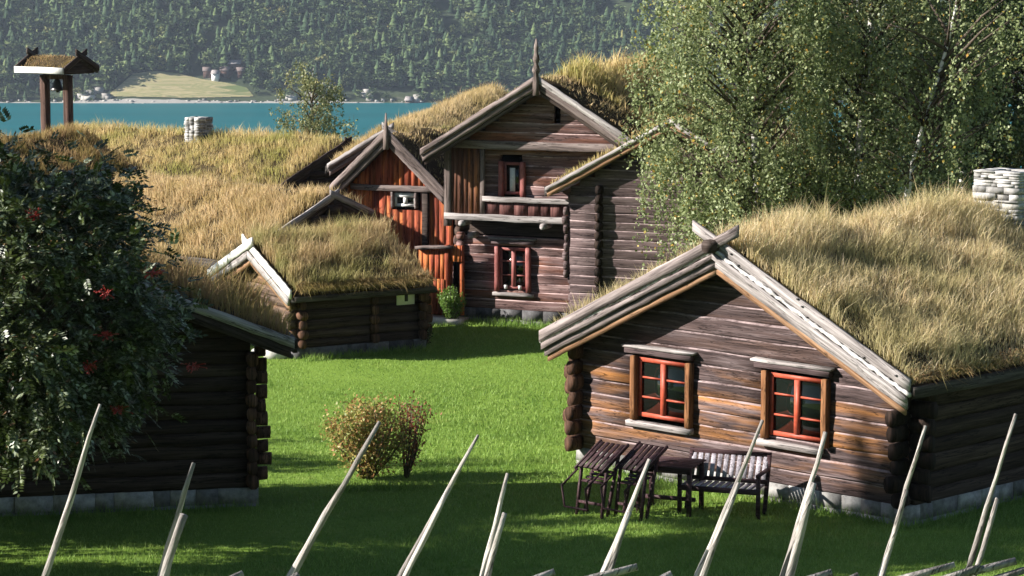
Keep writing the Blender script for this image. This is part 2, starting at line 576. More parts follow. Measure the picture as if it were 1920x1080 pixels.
def ray(px, py):
    a, b = (px - 960) / 5000, (540 - py) / 5000
    return np.array([a, cp + b * sp, -sp + b * cp])


def at(px, py, Y):                # a point of the photograph at depth Y
    d = ray(px, py)
    return np.array([0, 0, 8.5]) + d * (Y / d[1])


def on_ground(px, py, z=0.0):
    d = ray(px, py)
    return np.array([0, 0, 8.5]) + d * ((z - 8.5) / d[2])


def on_hill(px, py):
    d = ray(px, py)
    t = 1650.0
    for _ in range(300):
        p = np.array([0, 0, 8.5]) + d * t
        if p[2] < hill_z(p[0], p[1]):
            break
        t += 1.0
    return p


# hay field on the far shore: a sheet just above the hill
outl = [(205, 178), (228, 158), (250, 141), (290, 136), (335, 140), (380, 150), (425, 158), (462, 166), (476, 182), (420, 185), (340, 185), (270, 185), (190, 184)]
ring = np.array([on_hill(*p) for p in outl])


def inside(x, y, ring=ring):
    c = np.zeros(np.shape(x), bool)
    n = len(ring)
    for i in range(n):
        x1, y1, x2, y2 = ring[i][0], ring[i][1], ring[(i + 1) % n][0], ring[(i + 1) % n][1]
        c ^= ((y1 > y) != (y2 > y)) & (x < (x2 - x1) * (y - y1) / (y2 - y1 + 1e-9) + x1)
    return c


mb = MB()
V, F = grid(np.arange(ring[:, 0].min(), ring[:, 0].max(), .5), np.arange(ring[:, 1].min(), ring[:, 1].max(), .35), lambda x, y: hill_z(x, y) + .5)
cen = V[F].mean(1)
mb.add(V, F[inside(cen[:, 0], cen[:, 1])])
tag(mb.build('hay_field', M['field'], smooth=True), 'pale mown field on the far shore', kind='structure')

mb = MB()
V, F = grid(np.arange(-460, 460, 5.0), np.array([SH - 6, SH - 3, SH - 1, SH + 2]), lambda x, y: hill_z(x, y) + .5 + vnoise(x * .2, y * .3, 2) * .9)
mb.add(V, F)
for k in range(260):
    x = rg.uniform(-330, -20); y = SH + rg.uniform(-4, 4) - 1.5 * math.sin(x * .021) - 1 * math.sin(x * .05 + 1)
    s = rg.uniform(.3, 1.3)
    z = float(hill_z(np.array(x), np.array(y))) + .3
    mb.box(x - s, x + s, y - s * .6, y + s * .6, z - .5, z + s * .7, s * .25)
tag(mb.build('shore', M['shore']), 'pale stony shore along the far side of the lake', kind='structure')

# bare rock in the woods
mb = MB()
for px, py, s in [(693, 175, 5), (702, 160, 4), (690, 187, 5), (765, 135, 3), (1045, 8, 4), (1052, 20, 4), (735, 150, 3), (1035, 30, 3), (1060, 14, 3), (150, 182, 6), (170, 176, 6), (185, 172, 5), (200, 180, 5), (165, 186, 6), (585, 178, 5), (545, 184, 5), (780, 188, 5), (795, 180, 4), (470, 40, 3)]:
    for k in range(3):
        p = on_hill(px + rg.uniform(-6, 6), py + rg.uniform(-5, 5))
        q = s * rg.uniform(.3, .6)
        mb.box(p[0] - q, p[0] + q, p[1] - q * .5, p[1] + q, p[2] - 1, p[2] + q * .9, q * .3)
tag(mb.build('rocks', M['shore']), 'pale bare rock showing between the trees of the far hillside', kind='stuff')

# forest: one mass
def conifer_template(seed):
    r = np.random.default_rng(seed)
    V, F = [], []
    k, n = 7, 0
    for i in range(5):
        z0, z1 = .08 + i * .17, .08 + i * .17 + .34
        rr = (.20 - i * .034)
        for j in range(k):
            a = (j + r.uniform(-.2, .2)) * 2 * math.pi / k
            q = rr * r.uniform(.65, 1.25)
            V.append((math.cos(a) * q, math.sin(a) * q, z0 + r.uniform(-.04, .04)))
        V.append((r.uniform(-.01, .01), r.uniform(-.01, .01), min(1, z1)))
        F += [(n + j, n + (j + 1) % k, n + k) for j in range(k)]
        n += k + 1
    return np.array(V), np.array(F)


def broadleaf_template(seed):
    r = np.random.default_rng(seed)
    V, F, n = [], [], 0
    for i in range(80):
        th = r.uniform(0, 2 * math.pi); zz = r.uniform(.15, 1)
        q = .3 * math.sqrt(max(.02, 1 - ((zz - .55) / .5) ** 2)) * r.uniform(.5, 1.05)
        c = np.array((math.cos(th) * q, math.sin(th) * q, zz))
        s = r.uniform(.045, .08)
        for _ in range(2):
            p = c + r.normal(0, s, (3, 3))
            V += list(p); F.append((n, n + 1, n + 2)); n += 3
    return np.array(V), np.array(F)


TP = [conifer_template(i) for i in range(5)] + [broadleaf_template(i) for i in range(5)]
mb = MB()
cnt = 0
fr = np.random.default_rng(21)
yy = SH + 7
rows = []
while yy < SH + 160:
    stp = 4.6
    x = -390.0
    while x < 372:
        x += fr.uniform(3.0, 6.4)
        rows.append((x + fr.uniform(-1, 1), yy + fr.uniform(-1.8, 1.8)))
    yy += stp
for k in range(70):                       # low scrub between the field and the shore
    rows.append((fr.uniform(-285, -165), SH + fr.uniform(1, 4)))
rows = np.array(rows)
keep = ~inside(rows[:, 0], rows[:, 1]) & ~inside(rows[:, 0], rows[:, 1] + 5) & ~inside(rows[:, 0], rows[:, 1] + 9)
rows = rows[keep]
for (fx, fy) in ((389, 141), (405, 147), (424, 139), (441, 127), (452, 141), (768, 195)):
    q = on_hill(fx, fy)
    rows = rows[~((np.abs(rows[:, 0] - q[0]) < 5.5) & (rows[:, 1] > q[1] - 15) & (rows[:, 1] < q[1] + 4))]
dens = vnoise(rows[:, 0] * .03 + 9, rows[:, 1] * .04, 8)
for (x, y), dn in zip(rows, dens):
    if dn < .16 and fr.random() < .7:
        continue
    low = y < SH + 16
    scrub = y < SH + 5
    if low and fr.random() < .35:
        continue
    con = fr.random() < (.2 if low else .36)
    V, F = TP[fr.integers(0, 5) + (0 if con else 5)]
    h = fr.uniform(9, 15.5) if con else fr.uniform(6.5, 11.5)
    if low:
        h *= .6
    if scrub:
        h *= .5
    wd = h * fr.uniform(1.25, 1.8)
    a = fr.uniform(0, 6.28)
    c, s = math.cos(a), math.sin(a)
    P = np.stack([(V[:, 0] * c - V[:, 1] * s) * wd, (V[:, 0] * s + V[:, 1] * c) * wd, V[:, 2] * h], -1)
    tint = np.clip(fr.normal(.25 if con else .5, .17), 0, .93)
    if fr.random() < .006:
        tint = 1.0
    tv = np.clip(tint + fr.normal(0, .07, len(V)), 0, 1)
    mb.add(P + np.array((x, y, float(hill_z(np.array(x), np.array(y))) - .3)), F, tv)
tag(mb.build('forest', M['forest']), 'dense mixed forest covering the far hillside', kind='stuff')

# lawn blades
def blades(P, h, wd, lean, bend=.5, t3=True):
    """P (n,3) bases, h (n,), lean (n,2): returns verts, faces, attr"""
    n = len(P)
    th = rg.uniform(0, math.pi, n)
    dx, dy = np.cos(th) * wd / 2, np.sin(th) * wd / 2
    Z = np.zeros(n)
    if t3:
        a = P - np.stack([dx, dy, Z], -1)
        b = P + np.stack([dx, dy, Z], -1)
        tip = P + np.stack([lean[:, 0] * h, lean[:, 1] * h, h], -1)
        V = np.stack([a, b, tip], 1).reshape(-1, 3)
        F = np.arange(n * 3).reshape(n, 3)
        A = np.tile([0, 0, 1.0], n)
        return V, [F], A
    mid = P + np.stack([lean[:, 0] * h * .3, lean[:, 1] * h * .3, h * .55], -1)
    hh = h * (1 - .25 * np.hypot(lean[:, 0], lean[:, 1]))
    tip = P + np.stack([lean[:, 0] * h, lean[:, 1] * h, hh], -1)
    e = np.stack([dx, dy, Z], -1)
    V = np.stack([P - e, P + e, mid + e * .8, mid - e * .8, tip], 1).reshape(-1, 3)
    i = np.arange(n) * 5
    A = np.tile([0, 0, .55, .55, 1.0], n)
    return V, [np.stack([i, i + 1, i + 2, i + 3], -1), np.stack([i + 3, i + 2, i + 4], -1)], A


mb = MB()
n = 260000
Y = 32 + 29 * rg.random(n) ** 1.25
X = rg.uniform(-.20, .205, n) * Y
P = np.stack([X, Y, hz(Y) - .005], -1)
h = (.035 + .035 * rg.random(n)) * (.7 + .8 * vnoise(X * .8, Y * .8, 4))
V, F, A = blades(P, h, .016, rg.normal(0, .45, (n, 2)))
mb.add(V, F, A)
for (xa, ya, xb, yb, q) in ((5.9, 38.55, 1.05, 43.3, 1500), (5.95, 38.6, 12, 44.7, 1300), (-4.3, 54.6, -1.7, 56.1, 900), (-1.2, 60.5, 2.2, 59.0, 700), (-3.9, 39.9, -10, 38.6, 1500), (-2.7, 41.3, -1.4, 41.6, 500)):
    f = rg.random(q)                         # longer tufts left unmown against the walls
    x = xa + (xb - xa) * f + rg.normal(0, .1, q); y = ya + (yb - ya) * f - np.abs(rg.normal(0, .12, q))
    V, F, A = blades(np.stack([x, y, hz(y)], -1), rg.uniform(.06, .2, q), .016, rg.normal(0, .45, (q, 2)))
    mb.add(V, F, A)
tag(mb.build('lawn_grass', M['lawn_blade']), 'short mown green grass of the farmyard lawn', kind='stuff')

# ------------------------------------------------------------------ building kit (local frame: x along the gable, y into the house, z up)


def log_wall(house, name, mat, p, q, z0, n, h, d=.17, openings=(), gable=None, shear=0.0, flat=False):
    """horizontal logs from p to q (local xy); gable = (centre s, ridge z, slope) continues the courses up to the roof"""
    mb = MB()
    p, q = np.array(p, float), np.array(q, float)
    L = np.linalg.norm(q - p)
    ax = (q - p) / L
    k, z = 0, z0
    while True:
        hk = h * rnd.uniform(.9, 1.1)
        zc = z + hk / 2
        s0, s1 = 0.0, L
        if k >= n:
            if not gable:
                break
            c, zr, m = gable
            half = (zr - zc - hk * .25) / m
            if half < .12:
                break
            s0, s1 = max(0, c - half), min(L, c + half)
        spans = [(s0, s1)]
        for (a, b, za, zb) in openings:
            if za - .02 < zc < zb + .02:
                spans = [x for (u, v) in spans for x in ((u, min(v, a)), (max(u, b), v)) if x[1] - x[0] > .03]
        for (u, v) in spans:
            dd = d * rnd.uniform(.92, 1.1)
            o = rnd.uniform(-.012, .012)
            nrm = np.array((-ax[1], ax[0])) * o
            A = p + ax * u + nrm; B = p + ax * v + nrm
            mb.log((A[0], A[1], zc + shear * (u - L)), (B[0], B[1], zc + shear * (v - L)), hk * 1.02, dd, .009 if flat else .007, flat)
        z += hk
        k += 1
    return mb.build(name, mat, house)


def corner_ends(house, mat, x, y, dirs, z0, n, h, d=.17, ln=.24):
    """log ends that stick out past a notched corner; dirs = outward unit vectors"""
    mb = MB()
    for k in range(n):
        for i, (dx, dy) in enumerate(dirs):
            z = z0 + (k + .5 + .5 * (i % 2)) * h
            e = ln * rnd.uniform(.65, 1.15)
            s = d * .45
            mb.log((x + dx * s, y + dy * s, z), (x + dx * (s + e), y + dy * (s + e), z), h * rnd.uniform(.86, 1.0), d * rnd.uniform(.85, 1.15), .012)
    return mb.build('corner_log_ends', mat, house)


def foundation(house, x0, x1, y0, y1, z0, z1, mat, t=.3, faces='flrb', sz=.45):
    mb = MB()

    def run(a, b, nrm):
        a, b = np.array(a, float), np.array(b, float)
        L = np.linalg.norm(b - a); ax = (b - a) / L
        zs = [z0, z0 + (z1 - z0) * rnd.uniform(.4, .6), z1]
        for r in range(2):
            s = 0.0
            while s < L:
                e = min(L, s + sz * rnd.uniform(.5, 1.5))
                if L - e < .15:
                    e = L
                P0, P1 = a + ax * (s + .003), a + ax * (e - .003)
                o = nrm * rnd.uniform(-.018, .018)
                i = nrm * -t
                pts = [P0 + o, P1 + o, P1 + i, P0 + i]
                V = np.array([(p[0], p[1], zs[r] + .003) for p in pts] + [(p[0], p[1], zs[r + 1] - .004) for p in pts])
                V += rg.uniform(-.012, .012, V.shape) * [.5, 1, .5]
                mb.hexa(V)
                s = e
    n = lambda *v: np.array(v, float)
    if 'f' in faces: run((x0, y0), (x1, y0), n(0, -1))
    if 'r' in faces: run((x1, y0 + t), (x1, y1), n(1, 0))
    if 'l' in faces: run((x0, y1), (x0, y0 + t), n(-1, 0))
    if 'b' in faces: run((x1 - t, y1), (x0 + t, y1), n(0, 1))
    return mb.build('foundation', mat, house)


def roof(house, c, hw, zpk, m, y0, y1, sod=.16):
    """board roof with a sod layer; returns the roof part"""
    mb = MB()
    t = .07
    for s in (-1, 1):
        xe, ze = c + s * hw, zpk - m * hw
        P = [(c, y0, zpk - t), (xe, y0, ze - t), (xe, y1, ze - t), (c, y1, zpk - t), (c, y0, zpk), (xe, y0, ze), (xe, y1, ze), (c, y1, zpk)]
        if s < 0:
            P = [P[i] for i in (3, 2, 1, 0, 7, 6, 5, 4)]
        mb.hexa(np.array(P, float))
    r = mb.build('roof', M['board_dark_y'], house)
    mb = MB()
    xs = np.linspace(c - hw + .04, c + hw - .04, max(9, int(hw * 5) | 1))
    ys = np.arange(y0 + .07, y1 - .05, .22)
    X, Y = np.meshgrid(xs, ys)
    Z = zpk - m * np.sqrt((X - c) ** 2 + .02) + sod * (.7 + .6 * vnoise(X * 2.3 + 5, Y * 2.3, 6)) + .01
    edge = (np.abs(X - c) > hw - .1) | (Y < ys[0] + .01) | (Y > ys[-1] - .01)
    Z = np.where(edge, zpk - m * np.abs(X - c) + sod * .35, Z)
    V = np.stack([X, Y, Z], -1).reshape(-1, 3)
    nx, ny = len(xs), len(ys)
    i = (np.arange(ny - 1)[:, None] * nx + np.arange(nx - 1)).ravel()
    F = np.stack([i, i + 1, i + 1 + nx, i + nx], -1)
    Vb = np.stack([X, Y, zpk - m * np.abs(X - c) + .006], -1).reshape(-1, 3)
    nV = len(V)
    rim = list(range(nx)) + [j * nx + nx - 1 for j in range(1, ny)] + [(ny - 1) * nx + j for j in range(nx - 2, -1, -1)] + [j * nx for j in range(ny - 2, 0, -1)]
    sk = np.array([(rim[a - 1], rim[a - 1] + nV, rim[a] + nV, rim[a]) for a in range(len(rim))])
    mb.add(np.concatenate([V, Vb]), [F, sk[:, ::-1]])
    mb.build('sod', M['soil'], r)
    return r


def roof_grass(r, c, hw, zpk, m, y0, y1, mat, dens, h0, sod=.16, sides=(1, 1), lean=(0, 0), wd=.02, seed=1, tuft=.6, droop=.10, ridge_extra=1.0, yr=None):
    mb = MB()
    ya, yb = yr or (y0 + .08, y1 - .06)
    for s, amt in ((-1, sides[0]), (1, sides[1])):
        n = int(hw * (yb - ya) * dens * amt)
        if n < 1:
            continue
        u = rg.random(n) * (hw - .05)
        Y = rg.uniform(ya, yb, n)
        X = c + s * u
        big = vnoise(X * 1.1 + seed * 3, Y * 1.1, seed)
        sm = vnoise(X * 4 + 3, Y * 4 + seed, seed + 1)
        h = h0 * (.45 + tuft * big + .55 * sm) * rg.uniform(.55, 1.2, n)
        h *= 1 + (ridge_extra - 1) * np.exp(-(u / .5) ** 2)
        h *= np.where(u > hw - .35, .75, 1)
        hole = vnoise(X * 2.1 + 11, Y * 2.1 + seed, seed + 5)
        h *= np.where(hole < .22, .55, 1)                       # matted hollows
        wild = rg.random(n) < .05
        h *= np.where(wild, 1.3, 1)                            # tall seed heads
        Z = zpk - m * np.sqrt(u ** 2 + .02) + sod * .55
        L = np.stack([rg.normal(0, .28, n) + lean[0] + s * droop * np.clip(u / hw, 0, 1) + (sm - .5) * .3, rg.normal(0, .28, n) + lean[1] + (big - .5) * .3], -1)
        V, F, A = blades(np.stack([X, Y, Z], -1), h, wd * rg.uniform(.6, 1.3, n), L, t3=False)
        mb.add(V, F, A)
    return tag(mb.build('sod_grass', mat, r), kind='stuff')


def eave_fringe(r, c, hw, zpk, m, y0, y1, side, mat, n, h=.3):
    """dry grass hanging over the eave"""
    mb = MB()
    Y = rg.uniform(y0 + .1, y1 - .1, n)
    u = hw - rg.uniform(.0, .3, n)
    P = np.stack([c + side * (u + .06), Y, zpk - m * u + .14], -1)
    hh = h * rg.uniform(.4, 1.2, n)
    L = np.stack([side * rg.uniform(.3, 1.0, n), rg.normal(0, .4, n)], -1)
    V, F, A = blades(P, hh, .022 * rg.uniform(.6, 1.2, n), L, t3=False)
    V = V.reshape(-1, 5, 3)
    V[:, 4, 2] -= hh * rg.uniform(.5, 1.2, n)
    V[:, 2:4, 2] -= hh[:, None] * .3
    mb.add(V.reshape(-1, 3), F, A)
    return tag(mb.build('hanging_grass', mat, r), kind='stuff')


def rake(r, name, mat, c, hw, zpk, m, side, y, lo, hi, t=.045, ext=0.0, segs=18, wob=.006, start=0.0):
    """board along the gable edge of the roof, lo..hi = heights over the roof boards; ext = length past the ridge"""
    mb = MB()
    us = np.linspace(hw - start, -ext, segs + 1)
    V, F = [], []
    for u in us:
        x = c + side * u
        zr = zpk - m * u
        j = rg.uniform(-wob, wob, 2)
        for yy, zz in ((y - t, zr + lo + j[0]), (y, zr + lo + j[0]), (y, zr + hi + j[1]), (y - t, zr + hi + j[1])):
            V.append((x, yy, zz))
    for i in range(segs):
        for k in range(4):
            F.append((i * 4 + k, i * 4 + (k + 1) % 4, (i + 1) * 4 + (k + 1) % 4, (i + 1) * 4 + k))
    mb.add(V, [np.array(F), np.array((3, 2, 1, 0)), np.array((0, 1, 2, 3)) + segs * 4])
    return mb.build(name, sloped(mat, -side * math.atan(m)), r)


def eave_board(r, c, hw, zpk, m, side, y0, y1, mat, hgt=.2):
    mb = MB()
    x = c + side * (hw + .03)
    z = zpk - m * hw - .02
    mb.beam((x, y0, z + .03), (x, y1, z + .03), .07, hgt, (0, 0, 1), 12, .01)
    return mb.build('eave_board', mat, r)


def window(house, y, x0, x1, z0, z1, cw=.12, rows=3, red='red_paint', casing='casing', lintel=None, sill=None, name='window', bars=True, cols=2):
    """casement in a wall facing -y at local y; x0..x1, z0..z1 is the sash opening"""
    w_ = empty(name, (0, 0, 0))
    w_.parent = house
    for xx in (x0 - cw / 2, x1 + cw / 2):
        mb = MB()
        mb.beam((xx, y - .05, z0 - cw * .6), (xx, y - .05, z1 + .02), .12, cw, (1, 0, 0), 5, .004)
        mb.build('jamb', M[casing], w_)
    mb = MB()
    f = .055
    yf = y - .01
    xm = (x0 + x1) / 2
    mb.box(x0 + .003, x0 + f, yf, yf + .05, z0, z1)
    mb.box(x1 - f, x1 - .003, yf, yf + .05, z0, z1)
    mb.box(x0 + f + .001, x1 - f - .001, yf + .001, yf + .049, z0, z0 + f * 1.2)
    mb.box(x0 + f + .001, x1 - f - .001, yf + .001, yf + .049, z1 - f * 1.2, z1)
    if cols == 2:
        mb.box(xm - f * .85, xm + f * .85, yf - .012, yf + .047, z0 + f * 1.2 + .001, z1 - f * 1.2 - .001)
    mb.build('sash', M[red], w_)
    if bars:
        for k in range(1, rows):
            z = z0 + (z1 - z0) * k / rows
            for (a, b) in (((x0 + f + .001, xm - f * .85 - .001), (xm + f * .85 + .001, x1 - f - .001)) if cols == 2 else ((x0 + f, x1 - f),)):
                mb = MB(); mb.box(a, b, yf + .008, yf + .04, z - .014, z + .014)
                mb.build('glazing_bar', M[red], w_)
    mb = MB()
    mb.box(x0 + .01, x1 - .01, yf + .03, yf + .038, z0 + .01, z1 - .01)
    mb.build('pane', M['glass'], w_)
    if lintel:
        a, b, za, zb, pr = lintel
        mb = MB()
        mb.beam(((a + .05), y - pr * .5, (za + zb) / 2 - .012), ((b - .05), y - pr * .5, (za + zb) / 2 - .012), pr, zb - za - .03, (0, 0, 1), 4, .003)
        mb.build('lintel', M['lintel'], w_)
        mb = MB()
        mb.beam((a, y - pr * .55, zb), (b, y - pr * .55, zb), pr * 1.25, .035, (0, -.12, 1), 4, .004)
        mb.build('lintel_cap', M['board_grey'], w_)
    if sill:
        a, b, za, zb, pr = sill
        mb = MB()
        mb.beam((a, y - pr * .5, (za + zb) / 2), (b, y - pr * .5, (za + zb) / 2), pr, zb - za, (0, -.1, 1), 4, .004)
        mb.build('sill', M['board_grey'], w_)
    return w_


def plank_wall(house, name, mat, x0, x1, y, zlo, zhi, wdt=.16, t=.04, openings=()):
    """upright boards facing -y; zlo/zhi numbers or functions of x"""
    mb = MB()
    x = x0
    while x < x1 - .02:
        e = min(x1, x + wdt * rnd.uniform(.75, 1.25))
        o = rnd.uniform(0, .03)
        za = zlo(x) if callable(zlo) else zlo
        zb0, zb1 = (zhi(x), zhi(e)) if callable(zhi) else (zhi, zhi)
        cuts = [(za, None)]
        segs = [(za, 'top')]
        xm = (x + e) / 2
        done = False
        for (a, b, oa, ob) in openings:
            if a < xm < b:
                for (s0, s1, s2) in ((za, oa, oa), (ob, zb0, zb1)):
                    if s1 - s0 > .03:
                        mb.hexa(np.array([(x + .004, y - o, s0), (e - .004, y - o, s0), (e - .004, y + t, s0), (x + .004, y + t, s0),
                                          (x + .004, y - o, s1), (e - .004, y - o, s2), (e - .004, y + t, s2), (x + .004, y + t, s1)]))
                done = True
        if not done:
            mb.hexa(np.array([(x + .004, y - o, za), (e - .004, y - o, za), (e - .004, y + t, za), (x + .004, y + t, za),
                              (x + .004, y - o, zb0), (e - .004, y - o, zb1), (e - .004, y + t, zb1), (x + .004, y + t, zb0)]))
        x = e
    return mb.build(name, mat, house)


def chimney(r, x0, x1, y0, y1, z0, z1, mat):
    """dry stacked slate: thin angular slabs round a dark core"""
    mb = MB()
    t = (x1 - x0) * .3
    z = z0
    while z < z1 - .02:
        h = min(rnd.choice((.035, .05, .06, .08, .11)), z1 - z)
        for (a, b, ax, oth0, oth1) in ((x0, x1, 0, y0, y0 + t), (x0, x1, 0, y1 - t, y1), (y0 + t + .01, y1 - t - .01, 1, x0, x0 + t), (y0 + t + .01, y1 - t - .01, 1, x1 - t, x1)):
            q = a
            while q < b - .02:
                e = min(b, q + rnd.uniform(.14, .5))
                if b - e < .08:
                    e = b
                o = rnd.uniform(-.028, .028)
                z1_ = z + h - rnd.uniform(.002, .009)
                sk = rnd.uniform(-.02, .02)
                u0, u1, v0, v1 = q + .004, e - .004, oth0 + (o if oth0 in (x0, y0) else 0), oth1 + (o if oth1 in (x1, y1) else 0)
                P = [(u0, v0), (u1, v0 + sk), (u1, v1 + sk * .5), (u0, v1)]
                if ax:
                    P = [(v, u) for u, v in P][::-1]
                mb.hexa(np.array([(p[0], p[1], z) for p in P] + [(p[0], p[1], z1_ + rnd.uniform(-.006, .004)) for p in P]))
                q = e
        z += h
    ch = mb.build('chimney', mat, r)
    mb = MB(); mb.box(x0 + t * .6, x1 - t * .6, y0 + t * .6, y1 - t * .6, z0, z1 - .12)
    mb.build('flue', M['dark'], r)
    return ch


# ------------------------------------------------------------------ near log cabin (right)
cab = empty('log_cabin', (5.845, 38.724, 0), R(-45),
            'brown log cabin with two red windows, grassy roof and pale crossed gable boards', 'log cabin')
W, LEN, Z0, H, N = 6.6, 11.0, .3, .25, 7
c, hw, zpk, ms = -3.32, 3.72, 3.88, .485
winL, winR = (-5.29, -4.22, 1.0, 1.96), (-2.56, -1.49, 1.05, 2.02)
ops = [(winL[0] - .06, winL[1] + .06, winL[2] - .12, winL[3] + .1), (winR[0] - .06, winR[1] + .06, winR[2] - .12, winR[3] + .1)]
ops_s = [(a + W, b + W, z0, z1) for a, b, z0, z1 in ops]
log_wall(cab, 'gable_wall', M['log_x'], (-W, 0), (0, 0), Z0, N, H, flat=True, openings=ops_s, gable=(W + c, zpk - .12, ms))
log_wall(cab, 'side_wall', M['log_shade_y'], (0, .1), (0, LEN), Z0 - .08, N + 1, H)
log_wall(cab, 'side_wall', M['log_shade_y'], (-W, LEN), (-W, .1), Z0 - .08, N + 1, H)
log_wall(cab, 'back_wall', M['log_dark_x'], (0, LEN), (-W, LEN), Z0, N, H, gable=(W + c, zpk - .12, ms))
corner_ends(cab, M['log_end_dark'], 0, 0, [(0, -1), (1, 0)], Z0 - .02, N, H, ln=.34)
corner_ends(cab, M['log_end'], -W, 0, [(0, -1), (-1, 0)], Z0 - .02, N, H, ln=.26)
foundation(cab, -W - .08, .1, -.1, LEN, -.15, Z0, M['stone'])
mb = MB(); mb.box(-W + .2, -.2, .25, LEN - .3, .1, 2.0)
mb.build('interior', M['dark'], cab)
r = roof(cab, c, hw, zpk, ms, -.52, LEN + .5)
roof_grass(r, c, hw, zpk, ms, -.52, LEN + .5, M['grass_cabin'], 1400, .36, sides=(.7, 1), lean=(.03, 0), seed=1, ridge_extra=1.45, wd=.0115, yr=(-.42, LEN + .4))
eave_fringe(r, c, hw, zpk, ms, -.52, LEN, 1, M['grass_brown'], 1600, .26)
rake(r, 'bargeboard', M['verge_left'], c, hw, zpk, ms, -1, -.56, .0, .19, ext=.5, wob=.010)
rake(r, 'bargeboard', M['board_grey'], c, hw, zpk, ms, 1, -.50, .03, .21, ext=.46, wob=.010)
for s in (-1, 1):
    rake(r, 'birch_bark_edge', M['bark_edge'], c, hw + .01, zpk, ms, s, -.5, -.03, .018, t=.075, ext=.0, segs=60, wob=.018)
    rake(r, 'bargeboard', M['board_grey' if s > 0 else 'verge_left'], c, hw - .03, zpk, ms, s, -.545 - .002 * s, -.14, -.045, ext=.02, wob=.010)
    rake(r, 'verge_board', M['board_grey' if s > 0 else 'verge_left'], c, hw - .06, zpk, ms, s, -.49, -.27, -.13, wob=.008)
    rake(r, 'trim_board', M['board_warm'], c, hw - .1, zpk, ms, s, -.455, -.38, -.26, wob=.006)
eave_board(r, c, hw, zpk, ms, 1, -.5, LEN + .4, M['board_dark_y'], .17)
eave_board(r, c, hw, zpk, ms, -1, -.5, LEN + .4, M['board_dark_y'], .17)
mb = MB(); mb.log((c, -.75, zpk + .07), (c, -.3, zpk + .07), .2, .2); mb.build('ridge_log', M['board_dark'], r)
for s, nb in ((1, 9),):
    for k in range(nb):
        u = rg.uniform(.3, hw - .2)
        x, z = c + s * u, zpk - ms * u + rg.uniform(.0, .2)
        mb = MB(); mb.box(x - .018, x + .018, -.565, -.55, z - .012, z + .012); mb.build('nail', M['black'], r)
chimney(r, -3.42, -2.5, 6.35, 7.2, 3.3, 4.72, M['chimney'])
window(cab, -.09, *winL, cw=.1, lintel=(-5.56, -4.05, 2.02, 2.14, .11), sill=(-5.47, -4.1, .84, .93, .12))
window(cab, -.09, *winR, cw=.1, lintel=(-2.86, -1.3, 2.08, 2.2, .11), sill=(-2.74, -1.5, .88, .97, .12))

# ------------------------------------------------------------------ tall house (centre)
tall = empty('tall_house', (-1.129, 60.798, 0), R(-24),
             'tall two storey log house with a recessed gallery and a carved gable spire', 'house')
TW, TL = 4.75, 6.0
c, hw, zpk, ms = 2.35, 2.86, 5.55, .60
lw = (.97, 1.66, .77, 1.72)
log_wall(tall, 'lower_wall', M['tall_x'], (0, 0), (TW, 0), .3, 8, .205, flat=True, openings=[(lw[0] - .06, lw[1] + .06, lw[2] - .1, lw[3] + .08)])
corner_ends(tall, M['tall_x'], 0, 0, [(-1, 0), (0, -1)], .3, 8, .205, ln=.14)
log_wall(tall, 'gallery_wall', M['tall_x'], (-.05, -.2), (TW, -.2), 2.5, 7, .22, flat=True, openings=[(1.1, 1.66, 2.85, 3.72)])
log_wall(tall, 'upper_gable', M['tall_x'], (-.05, -.55), (TW, -.55), 4.17, 0, .2, flat=True, gable=(c + .05, zpk - .1, ms), openings=[(2.56, 2.74, 4.72, 4.95)])
mb = MB(); mb.box(2.5, 2.8, -.45, -.44, 4.6, 5.0); mb.build('gable_hatch', M['dark'], tall)
log_wall(tall, 'side_wall', M['log_shade_y'], (TW, -.5), (TW, TL), .3, 18, .21)
log_wall(tall, 'side_wall', M['log_shade_y'], (-.05, TL), (-.05, -.15), .3, 18, .21)
log_wall(tall, 'back_wall', M['log_dark_x'], (TW, TL), (-.05, TL), .3, 17, .21, gable=(TW - c, zpk - .12, ms))
plank_wall(tall, 'gallery_panel', M['board_v'], -.06, .73, -.56, 2.5, 4.0, .13)
mb = MB(); mb.beam((-.1, -.56, 2.2), (-.1, -.56, 4.15), .15, .15, (1, 0, 0), 5, .008); mb.build('gallery_post', M['grey_z'], tall)
mb = MB(); mb.beam((.76, -.56, 2.5), (.76, -.56, 4.0), .08, .1, (1, 0, 0), 4, .006); mb.build('gallery_post', M['grey_z'], tall)
mb = MB(); mb.beam((-.05, -.6, 4.09), (TW, -.6, 4.09), .2, .19, (0, 0, 1), 8, .012); mb.build('gallery_beam', M['board_mid'], tall)
mb = MB(); mb.beam((-.15, -.56, 2.44), (3.4, -.56, 2.44), .22, .14, (0, 0, 1), 8, .012); mb.build('floor_beam', M['board_grey'], tall)
plank_wall(tall, 'gallery_parapet', M['parapet'], .8, 3.4, -.54, 2.51, 2.8, .3, .02)
mb = MB(); mb.beam((.78, -.57, 2.86), (3.4, -.57, 2.86), .12, .11, (0, 0, 1), 6, .008); mb.build('gallery_rail', M['board_grey'], tall)
mb = MB(); mb.box(-.05, TW - .1, -.45, -.1, 2.36, 2.5); mb.box(.1, TW - .15, -.05, .3, 2.0, 2.45); mb.build('gallery_floor', M['board_dark'], tall)
for x in (.3, 2.3):
    mb = MB(); mb.log((x, -.75, 2.3), (x, -.3, 2.3), .13, .13); mb.build('joist_end', M['board_grey'], tall)
for x in (.35,):
    mb = MB(); mb.log((x, -.35, 1.98), (x, 0, 1.98), .14, .16); mb.build('joist_end', M['board_grey'], tall)
foundation(tall, -.1, TW + .05, -.12, TL, -.2, .3, M['stone_dark'])
mb = MB(); mb.box(.2, TW - .2, .3, TL - .3, .2, 4.3); mb.build('interior', M['dark'], tall)
